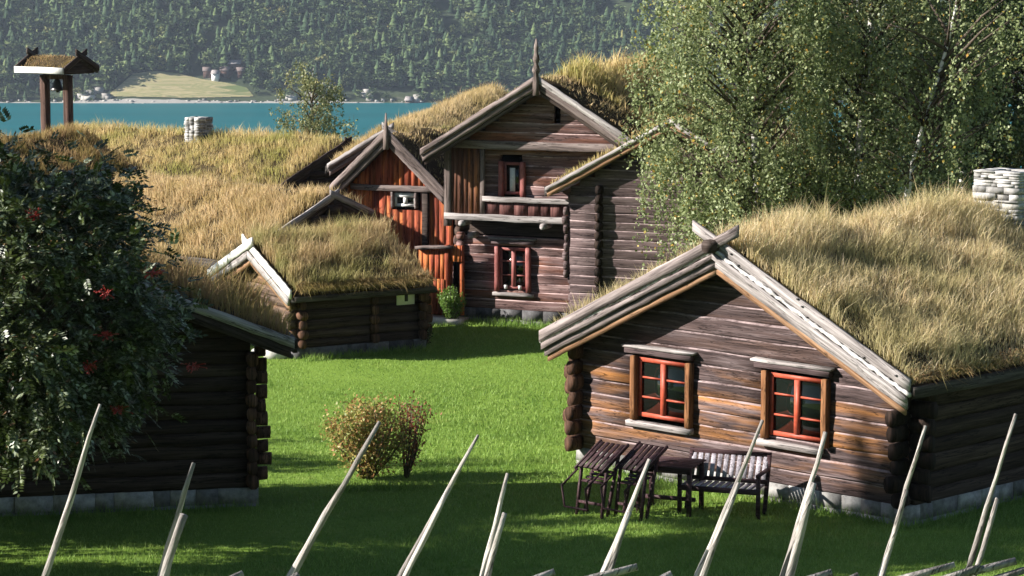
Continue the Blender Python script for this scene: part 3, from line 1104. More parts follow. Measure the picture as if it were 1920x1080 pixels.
window(tall, -.08, *lw, cw=.09, red='old_red', casing='old_red', lintel=(.72, 1.9, 1.8, 1.93, .1), sill=(.82, 1.82, .62, .69, .1))
window(tall, -.27, 1.16, 1.6, 2.95, 3.68, cw=.1, red='old_red', casing='old_red', rows=2, cols=1, bars=False)
for x in (1.14, 1.49):
    pot = MB(); pot.tube([(x, -.125, .775), (x, -.125, .86)], [.035, .048], 8)
    o = pot.build('flower_pot', M['cloth'], None)
    o.location = (-1.129, 60.798, 0); o.rotation_euler = (0, 0, R(-24))
    tag(o, 'white flower pot in the %s half of the tall house lower window' % ('left' if x < 1.3 else 'right'), 'flower pot', 'flower pots in the window')
mb = MB()
mb.box(1.3, 1.43, -.262, -.258, 3.02, 3.55); mb.build('curtain', M['cloth'], tall)
r = roof(tall, c, hw, zpk, ms, -1.12, TL + .5)
roof_grass(r, c, hw, zpk, ms, -.98, TL + .5, M['grass_gold'], 420, .3, sides=(.5, 1), seed=4, ridge_extra=1.5, wd=.026, yr=(.4, TL + .4))
roof_grass(r, c, hw, zpk, ms, -.98, TL + .5, M['grass_shed'], 260, .16, sides=(.8, 1), seed=5, wd=.026, yr=(-.9, .6))
for s in (-1, 1):
    g = 'board_grey' if s > 0 else 'board_mid'
    rake(r, 'bargeboard', M[g], c, hw, zpk, ms, s, -1.14 - .004 * s, .0, .15, wob=.01)
    rake(r, 'verge_board', M['board_mid'], c, hw - .04, zpk, ms, s, -1.1 - .004 * s, -.16, -.005, wob=.008)
    rake(r, 'trim_board', M['board_dark'], c, hw - .08, zpk, ms, s, -1.06, -.26, -.14, wob=.006)
    eave_board(r, c, hw, zpk, ms, s, -.9, TL + .4, M['board_dark_y'])
mb = MB()
mb.sweep([(c, -1.2, z) for z in (5.25, 5.5, 5.72, 5.8, 5.95, 6.05, 6.2, 6.3, 6.5)], [(.045, .02), (.045, -.02), (-.045, -.02), (-.045, .02)], (1, 0, 0), (0, 1, 0),
         scale=[1.5, 1.5, 1.1, 1.9, .9, 1.6, .8, 1.1, .25])
mb.build('gable_spire', M['grey_z'], r)

# annex of the tall house: a wing with its own lower roof
ann = empty('log_annex', (-1.129, 60.798, 0), R(-24), 'low grey log annex with grassy roof joined to the tall house, behind the birches', 'annex')
c, hw, zpk, ms = 5.55, 2.92, 4.72, .54
log_wall(ann, 'gable_wall', M['annex_x'], (3.1, -.95), (8.0, -.95), .3, 15, .2, flat=True, gable=(c - 3.1, zpk - .1, ms))
log_wall(ann, 'side_wall', M['annex_x'], (3.1, -.2), (3.1, -.95), .3, 14, .2)
log_wall(ann, 'side_wall', M['log_shade_y'], (8.0, -.9), (8.0, 4), .3, 15, .2)
corner_ends(ann, M['annex_x'], 3.1, -.95, [(-1, 0)], 1.2, 8, .2, ln=.1)
mb = MB()
for k in range(15):
    z = .4 + k * .2
    mb.log((3.82, -1.2, z), (3.82, -1.03, z), .19, .14, .014)
mb.build('corner_log_ends', M['log_end_dark'], ann)
foundation(ann, 3.0, 8.1, -1.05, 4, -.2, .3, M['stone_dark'])
r = roof(ann, c, hw, zpk, ms, -1.3, 4.2)
roof_grass(r, c, hw, zpk, ms, -1.3, 4.2, M['grass_gold'], 300, .2, sides=(1, .6), seed=6, wd=.026)
for s in (-1, 1):
    rake(r, 'bargeboard', M['board_grey'], c, hw, zpk, ms, s, -1.32 - .004 * s, .0, .11, wob=.014)
    rake(r, 'verge_board', M['board_warm'], c, hw - .04, zpk, ms, s, -1.29 - .004 * s, -.14, -.005, wob=.01)
    eave_board(r, c, hw, zpk, ms, s, -1.25, 4.1, M['board_dark_y'])

# ------------------------------------------------------------------ red boarded house between shed and tall house
red = empty('red_house', (-2.872, 61.6, 0), R(-24), 'narrow red boarded house with steep gable, spire and small white window', 'house')
c, hw, zpk, ms = 0.0, 1.5, 4.15, .92
top = lambda x: zpk - .12 - ms * abs(x)
plank_wall(red, 'upper_boards', M['board_red'], -1.25, 1.25, .32, 2.9, top, .15)
plank_wall(red, 'lower_boards', M['board_red'], -1.25, 1.48, .36, .1, 2.9, .17, openings=[(-.06, .62, 2.42, 2.86), (1.9, 2.3, .3, 1.5)])
mb = MB(); mb.beam((-1.1, .27, 2.92), (1.25, .27, 2.92), .12, .13, (0, 0, 1), 5, .01); mb.build('gable_beam', M['board_mid'], red)
mb = MB(); mb.beam((.82, .3, .1), (.82, .3, 2.85), .1, .14, (1, 0, 0), 5, .01); mb.build('wall_post', M['board_dark'], red)
w_ = window(red, .34, .0, .56, 2.5, 2.82, cw=.05, rows=1, red='white_paint', casing='board_mid', bars=False)
mb = MB(); mb.box(.03, .54, .31, .325, 2.72, 2.81); mb.build('blind', M['cloth'], w_)
mb = MB(); mb.box(-1.2, 1.45, .5, 4, .05, 2.6); mb.build('interior', M['dark'], red)
mb = MB(); mb.box(-1.25, 1.45, 4, 4.1, .05, 2.9); mb.box(-1.25, -1.2, .42, 4, .05, 2.88); mb.build('back_boards', M['board_red'], red)
r = roof(red, c, hw, zpk, ms, -.02, 4.3)
roof_grass(r, c, hw, zpk, ms, -.02, 4.3, M['grass_shed'], 260, .16, seed=7, wd=.026)
for s in (-1, 1):
    rake(r, 'bargeboard', M['board_mid'], c, hw, zpk, ms, s, -.03 - .004 * s, -.03, .2, wob=.01)
    rake(r, 'verge_board', M['board_mid'], c, hw - .05, zpk, ms, s, .01 - .004 * s, -.2, -.035, wob=.008)
    eave_board(r, c, hw, zpk, ms, s, .05, 4.2, M['board_dark_y'])
mb = MB()
mb.sweep([(c, -.09, z) for z in (3.85, 4.2, 4.32, 4.4, 4.7)], [(.05, .02), (.05, -.02), (-.05, -.02), (-.05, .02)], (1, 0, 0), (0, 1, 0), scale=[1.3, 1.3, 1, .8, .25])
mb.build('gable_spire', M['grey_z'], r)

# red porch with half door, joined to the tall house corner
por = empty('red_porch', (-1.129, 60.798, 0), R(-24), 'small red board porch with half door and dark doorway beside the green bush', 'porch')
plank_wall(por, 'porch_boards', M['board_red'], -.88, -.12, -.5, .97, 1.62, .13)
plank_wall(por, 'porch_boards', M['board_red'], .13, .22, -.42, .15, 1.75, .1)
plank_wall(por, 'half_door', M['board_red'], -.88, -.2, -.56, .15, .97, .12)
mb = MB(); mb.beam((-.16, -.5, .12), (-.16, -.5, 1.75), .1, .1, (1, 0, 0), 4, .008); mb.build('door_post', M['board_red'], por)
plank_wall(por, 'door_arch', M['board_red'], -.12, .22, -.47, 1.38, 1.75, .1)
mb = MB(); mb.box(-.1, .12, -.3, -.25, .15, 1.4); mb.build('doorway', M['dark'], por)
mb = MB(); mb.beam((-.92, -.54, 1.68), (.0, -.54, 1.72), .22, .06, (0, 0, 1), 4, .012); mb.build('porch_roof', M['board_mid'], por)
mb = MB(); mb.box(-.95, .3, -.95, -.35, -.05, .12, .02); mb.build('threshold_stone', M['lit_stone'], por)

# ------------------------------------------------------------------ small log shed (centre left)
shed = empty('log_shed', (-4.44, 54.87, 0), R(-60), 'low dark log shed with shaggy grass roof and white crossed gable boards', 'shed')
SW, SL = 3.1, 2.85
c, hw, zpk, ms = -1.62, 2.05, 2.12, .40
log_wall(shed, 'gable_wall', M['shed_x'], (-SW, 0), (0, 0), .22, 6, .2, gable=(SW + c, zpk - .1, ms))
log_wall(shed, 'front_wall', M['log_shade_y'], (0, .08), (0, SL), .2, 6, .2)
log_wall(shed, 'back_wall', M['log_shade_y'], (-SW, SL), (-SW, .08), .2, 6, .2)
log_wall(shed, 'end_wall', M['log_dark_x'], (0, SL), (-SW, SL), .22, 6, .2, gable=(SW + c, zpk - .1, ms))
corner_ends(shed, M['shed_x'], 0, 0, [(0, -1)], .22, 6, .2, ln=.22)
corner_ends(shed, M['log_end'], 0, 0, [(1, 0)], .22, 6, .2, ln=.22)
corner_ends(shed, M['log_end'], 0, SL * .6, [(1, 0)], .22, 6, .2, ln=.12)
corner_ends(shed, M['log_end'], 0, SL, [(1, 0), (0, 1)], .22, 6, .2, ln=.18)
foundation(shed, -SW - .1, .1, -.1, SL + .1, -.25, .22, M['stone_dark'])
mb = MB(); mb.box(-SW + .2, -.2, .2, SL - .2, .1, 1.4); mb.build('interior', M['dark'], shed)
mb = MB(); mb.beam((-.1, -.13, .25), (-.1, -.13, 1.45), .09, .12, (1, 0, 0), 4, .01); mb.build('gable_post', M['board_warm'], shed)
r = roof(shed, c, hw, zpk, ms, -.35, SL + .2, sod=.26)
roof_grass(r, c, hw, zpk, ms, -.35, SL + .2, M['grass_shed'], 1200, .34, sod=.26, seed=8, wd=.014, tuft=1.1)
eave_fringe(r, c, hw, zpk, ms, -.3, SL + .15, 1, M['grass_brown'], 2600, .34)
rake(r, 'bargeboard', M['white_paint'], c, hw, zpk, ms, -1, -.4, .02, .2, ext=.3, wob=.012)
rake(r, 'bargeboard', M['white_paint'], c, hw, zpk, ms, 1, -.35, .02, .2, ext=.3, wob=.012)
for s in (-1, 1):
    rake(r, 'verge_board', M['board_grey'], c, hw - .05, zpk, ms, s, -.37, -.16, .0, wob=.01)
    rake(r, 'trim_board', M['board_warm'], c, hw - .12, zpk, ms, s, -.3, -.3, -.17, wob=.01)
    eave_board(r, c, hw, zpk, ms, s, -.3, SL + .15, M['board_dark_y'], .1)

sign = empty('painted_sign', (-4.44, 54.87, 0), R(-60), 'small white square sign with a dark figure on the shed wall under the eave', 'sign')
mb = MB(); mb.box(.115, .14, 2.24, 2.66, .98, 1.4); mb.build('board', M['white_paint'], sign)
mb = MB()
for (a, b, z0, z1) in ((2.42, 2.5, 1.05, 1.2), (2.39, 2.52, 1.2, 1.28), (2.4, 2.44, 1.28, 1.33), (2.48, 2.51, 1.28, 1.31)):
    mb.box(.142, .147, a, b, z0, z1)
mb.build('figure_mark', M['black'], sign)

# ------------------------------------------------------------------ sod roofed barns behind
def barn(name, label, loc, al, Wd, Ln, ze, c, hw, zpk, ms, og, mats, gdens, gh, gmat, seed, cat='barn', wall='log_dark_x', sides=(1, 1), tuft=.6, ob=None):
    ob = og if ob is None else ob
    b = empty(name, (loc[0], loc[1], 0), R(al), label, cat)
    n = int((ze - .3) / .21)
    log_wall(b, 'gable_wall', M[wall], (c - Wd / 2, 0), (c + Wd / 2, 0), .3, n, .21, gable=(Wd / 2, zpk - .12, ms))
    log_wall(b, 'side_wall', M['log_shade_y'], (c + Wd / 2, 0), (c + Wd / 2, Ln), .3, n, .21)
    log_wall(b, 'side_wall', M['log_shade_y'], (c - Wd / 2, Ln), (c - Wd / 2, 0), .3, n, .21)
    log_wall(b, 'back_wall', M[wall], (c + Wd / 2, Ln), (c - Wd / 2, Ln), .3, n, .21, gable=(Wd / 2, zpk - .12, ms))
    foundation(b, c - Wd / 2 - .1, c + Wd / 2 + .1, -.1, Ln, -.3, .3, M['stone'])
    r = roof(b, c, hw, zpk, ms, -og, Ln + ob)
    roof_grass(r, c, hw, zpk, ms, -og, Ln + ob, gmat, gdens * 1.5, gh, seed=seed, wd=.018, sides=sides, tuft=tuft)
    for s in (-1, 1):
        rake(r, 'bargeboard', mats[0], c, hw, zpk, ms, s, -og - .03 - .004 * s, .0, .16, wob=.012, ext=.15)
        rake(r, 'verge_board', mats[1], c, hw - .05, zpk, ms, s, -og + .02 - .004 * s, -.17, -.005, wob=.01)
        eave_board(r, c, hw, zpk, ms, s, -og + .05, Ln + ob - .05, M['board_dark_y'])
    return b, r


# middle barn: its long straw roof faces the yard, dark gable on the right
bB, rB = barn('straw_roofed_barn', 'log barn with long straw coloured grass roof and small dark gable, behind the shed', (-4.12, 61.2), 50,
              5.4, 9.0, 1.4, 0, 3.2, 2.74, .40, .0, (M['board_grey'], M['board_dark']), 420, .34, M['grass_tan'], 12, sides=(1, .5))
# rear barn by the lake, with a stone chimney
bC, rC = barn('chimney_barn', 'rear log house with golden grass roof and square stone chimney, in front of the lake', (-4.592, 74.0), 55,
              4.8, 11.0, 2.0, 0, 2.9, 3.05, .36, .0, (M['board_dark'], M['board_dark']), 300, .3, M['grass_gold'], 14, cat='house', sides=(1, .4))
chimney(rC, -.8, -.2, 4.75, 5.3, 2.4, 3.66, M['chimney'])
# barn carrying the bell tower
bE, rE = barn('bell_tower_barn', 'log barn with mossy brown grass roof that carries the bell tower', (-13.48, 64.3), -35,
              3.4, 4.5, 2.7, 0, 2.0, 3.72, .45, .1, (M['board_dark'], M['board_dark']), 380, .3, M['grass_brown'], 15, sides=(1, 1))
# roof behind the red house
bD, rD = barn('hay_roofed_barn', 'narrow barn with hay coloured grass roof rising behind the red house', (-3.05, 66.5), -7.5,
              2.4, 19.0, 3.0, 0, 1.55, 3.92, .62, .2, (M['board_grey'], M['board_mid']), 360, .27, M['grass_tan'], 16, sides=(1, .6))
# dark barn at the near left
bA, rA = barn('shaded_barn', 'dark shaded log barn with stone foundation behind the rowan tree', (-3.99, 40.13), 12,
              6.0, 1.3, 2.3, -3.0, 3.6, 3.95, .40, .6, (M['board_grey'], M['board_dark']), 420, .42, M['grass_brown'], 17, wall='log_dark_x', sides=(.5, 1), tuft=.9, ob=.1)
corner_ends(bA, M['log_end'], 0, 0, [(0, -1), (1, 0)], .3, 10, .21, ln=.2)
mb = MB(); mb.box(-2.2, -1.6, -.14, -.1, 1.3, 1.7); mb.box(-2.15, -1.65, -.16, -.145, 1.35, 1.65)
mb.build('hatch', M['board_dark'], bA)

# bell tower standing on the roof of the far left barn
bt = empty('bell_tower', (-11.35, 69.0, 3.75), R(55), 'small bell tower with grassy gable roof on two brown posts', 'bell tower')
for y in (.12, .95):
    mb = MB(); mb.beam((-.05, y, -.4), (-.05, y, 1.45), .19, .19, (1, 0, 0), 5, .008); mb.build('post', M['post_brown'], bt)
r = roof(bt, -.05, .62, 1.92, .55, -.35, 1.35, sod=.08)
roof_grass(r, -.05, .62, 1.92, .55, -.35, 1.35, M['grass_brown'], 700, .1, sod=.08, seed=18, wd=.02)
mb = MB(); mb.box(-.6, .5, -.28, -.22, 1.5, 1.6); mb.add([(-.6, -.28, 1.6), (.5, -.28, 1.6), (-.05, -.28, 1.88), (-.6, -.24, 1.6), (.5, -.24, 1.6), (-.05, -.24, 1.88)], [np.array([(0, 1, 2), (5, 4, 3)]), np.array([(0, 3, 4, 1), (1, 4, 5, 2), (2, 5, 3, 0)])])
mb.build('gable_boards', M['board_dark'], bt)
for y, mt in ((-.36, 'board_dark'), (1.4, 'board_dark')):
    for s in (-1, 1):
        rake(r, 'bargeboard', M[mt], -.05, .62, 1.92, .55, s, y - .004 * s, -.04, .12, ext=.2, segs=3)
mb = MB(); mb.beam((-.69, -.35, 1.6), (-.69, 1.38, 1.6), .05, .16, (0, 0, 1), 4, .006); mb.build('eave_board', M['white_paint'], r)
mb = MB(); mb.beam((.59, -.35, 1.6), (.59, 1.38, 1.6), .05, .16, (0, 0, 1), 4, .006); mb.build('eave_board', M['board_mid'], r)
mb = MB(); mb.beam((-.05, .1, 1.4), (-.05, 1.0, 1.4), .1, .12, (0, 0, 1)); mb.build('crossbeam', M['post_brown'], bt)
bell = empty('bell', (-11.35, 69.0, 3.75), R(55), 'small dark bell hanging under the bell tower roof', 'bell')
mb = MB(); mb.tube([(-.05, .5, z) for z in (1.36, 1.32, 1.26, 1.16, 1.08, 1.05)], [.03, .07, .1, .13, .18, .19], 14)
mb.build('bell_body', M['bell'], bell, True)
mb = MB(); mb.tube([(-.05, .5, 1.12), (-.05, .5, 1.0)], [.012, .035], 8); mb.build('clapper', M['black'], bell)

# ------------------------------------------------------------------ far farm houses across the lake
for i, (px, py, wd, dp, hh, lab, roofm, wallm) in enumerate([
        (389, 141, 6, 5, 3.2, 'tiny grey roofed farmhouse beside the white gabled one across the lake', 'board_mid', 'post_brown'),
        (405, 147, 5, 5, 3.4, 'tiny white gabled farmhouse above the far field', 'board_grey', 'white_paint'),
        (424, 139, 8, 6, 2.8, 'tiny long grey farmhouse in the trees across the lake', 'board_mid', 'post_brown'),
        (441, 127, 9, 6, 3.0, 'tiny pale roofed farmhouse standing highest across the lake', 'board_grey', 'post_brown'),
        (452, 141, 6, 5, 3.0, 'tiny grey hut below the highest farmhouse across the lake', 'board_mid', 'post_brown'),
        (768, 195, 5, 5, 2.6, 'tiny pale boathouse on the far shore of the lake', 'board_grey', 'grey_z')]):
    p = on_hill(px, py)
    o = empty('farmhouse', (p[0], p[1] - 1, p[2] + .6), R(rnd.uniform(-30, 30)), lab, 'farmhouse', 'farm buildings across the lake')
    mb = MB(); wd *= .85; hh *= .8
    mb.box(-wd / 2, wd / 2, -dp / 2, dp / 2, -3, hh)
    mb.add([(-wd / 2, -dp / 2, hh), (-wd / 2, dp / 2, hh), (-wd / 2, 0, hh + 1.9), (wd / 2, -dp / 2, hh), (wd / 2, dp / 2, hh), (wd / 2, 0, hh + 1.9)], np.array([(0, 2, 1), (3, 4, 5)]))
    mb.build('wall', M[wallm], o)
    mb = MB()
    for s in (-1, 1):
        P = [(-wd / 2 - .5, 0, hh + 2.0), (wd / 2 + .5, 0, hh + 2.0), (wd / 2 + .5, s * (dp / 2 + .6), hh - .4), (-wd / 2 - .5, s * (dp / 2 + .6), hh - .4)]
        P = P + [(a, b, c_ + .25) for a, b, c_ in P]
        mb.hexa(np.array(P))
    mb.build('roof', M[roofm], o)

# ------------------------------------------------------------------ vegetation
def rand_dir(n):
    v = rg.normal(0, 1, (n, 3))
    return v / np.linalg.norm(v, axis=1)[:, None]


def leaf_quads(P, size, D=None, asp=.55):
    """diamond leaves at P with long axis D"""
    n = len(P)
    D = rand_dir(n) if D is None else D / (np.linalg.norm(D, axis=1)[:, None] + 1e-9)
    S = np.cross(D, rand_dir(n))
    S /= np.linalg.norm(S, axis=1)[:, None] + 1e-9
    s = (size * rg.uniform(.65, 1.25, n))[:, None]
    V = np.stack([P, P + D * s * .5 + S * s * asp * .5, P + D * s, P + D * s * .5 - S * s * asp * .5], 1).reshape(-1, 3)
    return V, np.arange(n * 4).reshape(n, 4)


def limbs(mb, base, tips, r0, k=5, sag=.0):
    for t in tips:
        b = base(t)
        mid = (b + t) / 2 + np.array((rg.uniform(-.15, .15), rg.uniform(-.15, .15), .25 + sag)) * np.linalg.norm(t - b) * .25
        L = np.linalg.norm(t - b)
        mb.tube([b, mid, t], [r0 * min(1, L / 2 + .2), r0 * .6 * min(1, L / 2 + .2), r0 * .15], k)


def birch(name, label, x, y, h, rx, zc, rz, nl, leafm, strands, lean=(0, 0), leaf=.075, group=None, z0=0.0, trunk_r=.13, drop=(.4, 1.3), nlimb=70):
    t = empty(name, (x, y, z0), 0, label, 'tree', group)
    mb = MB()
    zs = np.linspace(-.4, h, 12)
    cl = lambda z: np.array((lean[0] * (z / h) ** 1.3 * h + .12 * math.sin(z * .9 + x), lean[1] * z + .1 * math.sin(z * .7 + y), z))
    mb.tube([cl(max(z, 0)) + np.array((0, 0, min(z, 0))) for z in zs], [trunk_r * (1 - .9 * max(z, 0) / h) for z in zs], 9, .08)
    mb.build('trunk', M['birch_bark'], t, True)
    d = rand_dir(nlimb) * (rg.random(nlimb) ** .35)[:, None]
    tips = np.stack([d[:, 0] * rx, d[:, 1] * rx, zc + d[:, 2] * rz], -1)
    tips = tips[tips[:, 2] < h]
    tips[:, :2] += np.array([cl(max(q, .5))[:2] for q in tips[:, 2]])
    mb = MB()
    limbs(mb, lambda q: cl(max(.8, q[2] - .5 * np.hypot(q[0], q[1]) - .3)), tips, .045)
    mb.build('branches', M['bark_dark'], t)
    # hanging strands of leaves
    ns = strands
    src = tips[rg.integers(0, len(tips), ns)] + rg.normal(0, .25, (ns, 3)) * [1, 1, .9]
    ln = rg.uniform(drop[0], drop[1], ns)
    per = max(1, nl // ns)
    s = np.repeat(np.arange(ns), per)
    f = rg.random(len(s))
    sw = rg.normal(0, .12, (ns, 2))
    P = src[s] + np.stack([sw[s, 0] * f, sw[s, 1] * f, -f * ln[s]], -1) + rg.normal(0, .045, (len(s), 3))
    P = P[P[:, 2] > .3]
    D = rand_dir(len(P)) + np.array((0, 0, -.7))
    mb = MB()
    mb.add(*leaf_quads(P, leaf, D, .7))
    mb.build('crown', M[leafm], t)
    return t


BG = 'birches behind the cabin'
birch('birch_tree', 'weeping birch with dense olive crown overhanging the log annex', 5.08, 56.0, 11, 2.45, 5.5, 4.8, 84000, 'birch_leaf', 2700, group=BG, nlimb=150, leaf=.075)
birch('birch_tree', 'tall birch with white upright trunk and some yellow leaves behind the cabin ridge', 7.6, 57.5, 12, 2.5, 6.2, 5.3, 70000, 'birch_leaf', 2300, group=BG, nlimb=120, leaf=.075)
birch('birch_tree', 'birch with a white leaning lower trunk behind the cabin roof ridge', 7.9, 55.0, 9, 1.7, 6.2, 3.2, 12000, 'birch_leaf', 500, lean=(.16, 0), group=BG, trunk_r=.1)
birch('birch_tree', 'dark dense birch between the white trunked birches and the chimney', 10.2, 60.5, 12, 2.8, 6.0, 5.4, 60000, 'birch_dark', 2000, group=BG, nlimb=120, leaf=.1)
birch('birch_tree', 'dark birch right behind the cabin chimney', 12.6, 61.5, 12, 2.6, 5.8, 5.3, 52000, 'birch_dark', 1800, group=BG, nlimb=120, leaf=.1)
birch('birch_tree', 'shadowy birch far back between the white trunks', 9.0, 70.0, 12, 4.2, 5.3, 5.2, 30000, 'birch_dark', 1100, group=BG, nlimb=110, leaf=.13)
birch('lakeside_birch', 'slim round crowned birch standing alone against the lake', -7.4, 100, 8.0, 1.3, 6.5, 1.9, 8500, 'lake_leaf', 420, z0=-4.0, leaf=.085, trunk_r=.1, drop=(.1, .5), nlimb=45)
birch('lakeside_sapling', 'thin pale sapling beside the lone lakeside birch', -8.6, 99, 5.0, .4, 4.0, .9, 900, 'lake_leaf', 70, z0=-4.0, leaf=.08, trunk_r=.04, drop=(.1, .4), nlimb=12)
# trees left of the picture whose shade falls over the foreground lawn
for (x, y, h, rr, n_, lb) in ((-12.5, 30.7, 11.0, 1.9, 30000, 'broad birch standing nearest the roundpole fence'),
                           (-14.5, 39.2, 8.6, 1.5, 24000, 'tall birch beside the shaded barn'), (-15.5, 44.5, 6.7, .85, 7000, 'short slim birch behind the shaded barn'), (-15.5, 42.2, 8.6, .5, 5000, 'slim birch casting a streak of shade past the autumn bush'),
                           (-17.5, 56.0, 8.6, 1.7, 12000, 'birch shading the lower edge of the straw roof')):
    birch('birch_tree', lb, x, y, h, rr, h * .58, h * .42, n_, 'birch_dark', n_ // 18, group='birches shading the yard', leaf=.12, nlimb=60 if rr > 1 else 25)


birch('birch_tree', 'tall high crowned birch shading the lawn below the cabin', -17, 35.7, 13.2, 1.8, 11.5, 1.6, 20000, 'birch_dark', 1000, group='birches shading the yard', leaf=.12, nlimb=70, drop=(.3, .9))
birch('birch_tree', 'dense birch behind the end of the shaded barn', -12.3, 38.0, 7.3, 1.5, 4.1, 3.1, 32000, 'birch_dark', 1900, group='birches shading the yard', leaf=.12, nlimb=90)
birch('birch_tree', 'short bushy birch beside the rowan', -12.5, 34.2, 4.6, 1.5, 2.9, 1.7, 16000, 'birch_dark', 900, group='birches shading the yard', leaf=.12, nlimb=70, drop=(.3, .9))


def shrub(name, label, x, y, rx, h, n, leafm, leaf=.05, nst=22, z0=0.0, cat='bush', top=.35, asp=.6):
    t = empty(name, (x, y, z0), 0, label, cat)
    mb = MB()
    tips = []
    for k in range(nst):
        a = rg.uniform(0, 6.28); q = rx * math.sqrt(rg.random())
        tip = np.array((math.cos(a) * q, math.sin(a) * q * .85, h * (1 - top * (q / rx) ** 2) * rg.uniform(.8, 1.02)))
        tips.append(tip)
        mb.tube([tip * (.1, .1, 0), tip * (.55, .55, .45), tip], [.014, .010, .004], 5)
    mb.build('stems', M['bark_dark'], t)
    tips = np.array(tips)
    k = rg.integers(0, nst, n)
    f = rg.random(n) ** .6
    P = tips[k] * np.stack([.1 + .9 * f ** .7, .1 + .9 * f ** .7, .12 + .88 * f], -1) + rg.normal(0, rx * .13, (n, 3))
    P = P[P[:, 2] > .04]
    mb = MB()
    mb.add(*leaf_quads(P, leaf, None, asp))
    mb.build('foliage', M[leafm], t)
    return t


shrub('autumn_bush', 'yellow brown autumn bush alone on the lawn', -2.32, 42.2, .72, 1.38, 7200, 'bush_leaf', .06, 46)
shrub('reddish_bush', 'sparse reddish shrub with bare stems beside the autumn bush', -1.72, 42.3, .45, 1.34, 900, 'bush_red', .055, 14, top=.1)
shrub('green_bush', 'round bright green bush at the doorstep by the tall house corner', -1.38, 60.1, .32, .86, 2600, 'bush_green', .05, 20, top=.3)
shrub('dark_shrub', 'small dark shrub at the corner of the log shed nearest the red porch', -1.85, 56.3, .2, .48, 500, 'birch_dark', .06, 10)
shrub('shore_bush', 'green bush behind the ridge beside the red house spire', -5.0, 86, .95, 4.4, 2600, 'lake_leaf', .1, 26, z0=-1.2)
shrub('shore_bush', 'dark low bush between the rear roof and the lake', -6.2, 90, .9, 3.9, 2000, 'birch_dark', .1, 22, z0=-2)

# rowan tree at the near left
def rowan(label, x, y):
    t = empty('rowan_tree', (x, y, 0), 0, label, 'tree')
    mb = MB()
    for k in range(4):
        a = k * 1.6
        mb.tube([(.1 * math.cos(a), .1 * math.sin(a), -.2), (.3 * math.cos(a), .3 * math.sin(a), 1.4), (.7 * math.cos(a), .7 * math.sin(a), 3.2), (1.0 * math.cos(a), 1.0 * math.sin(a), 5.2)], [.11, .09, .06, .02], 8, .06)
    mb.build('trunk', M['bark_dark'], t)
    nl = 190
    d = rand_dir(nl) * (rg.uniform(.25, 1.08, nl) ** .45)[:, None]
    tips = np.stack([(.56 + d[:, 0] * 2.0), d[:, 1] * 1.8, 3.78 + d[:, 2] * 2.05], -1)
    mb = MB()
    limbs(mb, lambda q: np.array((q[0] * .25, q[1] * .25, max(.9, q[2] * .65))), tips, .03)
    mb.build('branches', M['bark_dark'], t)
    n = 9500
    k = rg.integers(0, nl, n)
    P = tips[k] + rg.normal(0, .24, (n, 3))
    out = P - np.array((0, 0, 3.4)); out /= np.linalg.norm(out, axis=1)[:, None]
    D = out * .8 + rg.normal(0, .55, (n, 3)) + np.array((0, 0, -.35)); D /= np.linalg.norm(D, axis=1)[:, None]
    S = np.cross(D, np.array((0, 0, 1.0)) + rg.normal(0, .4, (n, 3))); S /= np.linalg.norm(S, axis=1)[:, None]
    ln = rg.uniform(.17, .28, n)[:, None]
    mb = MB()
    VV = []
    for i in range(6):
        f = .15 + .15 * i
        for s in ((-1, 1) if i < 5 else (0,)):
            b = P + D * ln * f + np.array((0, 0, -1.0)) * (ln * .25 * f * f)
            dd = S * s * .85 + D * .55
            dd /= np.linalg.norm(dd, axis=1)[:, None]
            sd = np.cross(dd, np.cross(D, S) + rg.normal(0, .25, (n, 3)))
            sd /= np.linalg.norm(sd, axis=1)[:, None]
            q = ln * .36
            VV.append(np.stack([b, b + dd * q * .45 + sd * q * .24, b + dd * q, b + dd * q * .45 - sd * q * .24], 1))
    V = np.concatenate(VV, 1).reshape(-1, 3)
    mb.add(V, np.arange(len(V)).reshape(-1, 4))
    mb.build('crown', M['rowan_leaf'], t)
    for (px, py, Y) in ((66, 402, 34.2), (197, 548, 33.6), (285, 512, 34.3), (165, 688, 33.7), (200, 628, 33.8), (360, 686, 35.3), (222, 768, 34.4)):
        p = at(px, py, Y) - np.array((x, y, 0))
        mb = MB()
        VB, FB = [p], []
        for q in range(34):
            e = p + rg.normal(0, .05, 3) * (1.2, .8, .7)
            s = .012
            b0 = len(VB)
            VB += list(e + np.array([(s, 0, 0), (-s, 0, 0), (0, s, 0), (0, -s, 0), (0, 0, s), (0, 0, -s)]))
            FB += [(b0 + a_, b0 + b_, b0 + c_) for a_, b_, c_ in ((0, 2, 4), (2, 1, 4), (1, 3, 4), (3, 0, 4), (2, 0, 5), (1, 2, 5), (3, 1, 5), (0, 3, 5))] + [(0, b0 + 4, b0)]
        mb.add(VB, np.array(FB))
        mb.build('berry_cluster', M['berry'], t)
    return t


rowan('dark leafy rowan tree with red berry clusters in front of the shaded barn', -7.3, 35.4)

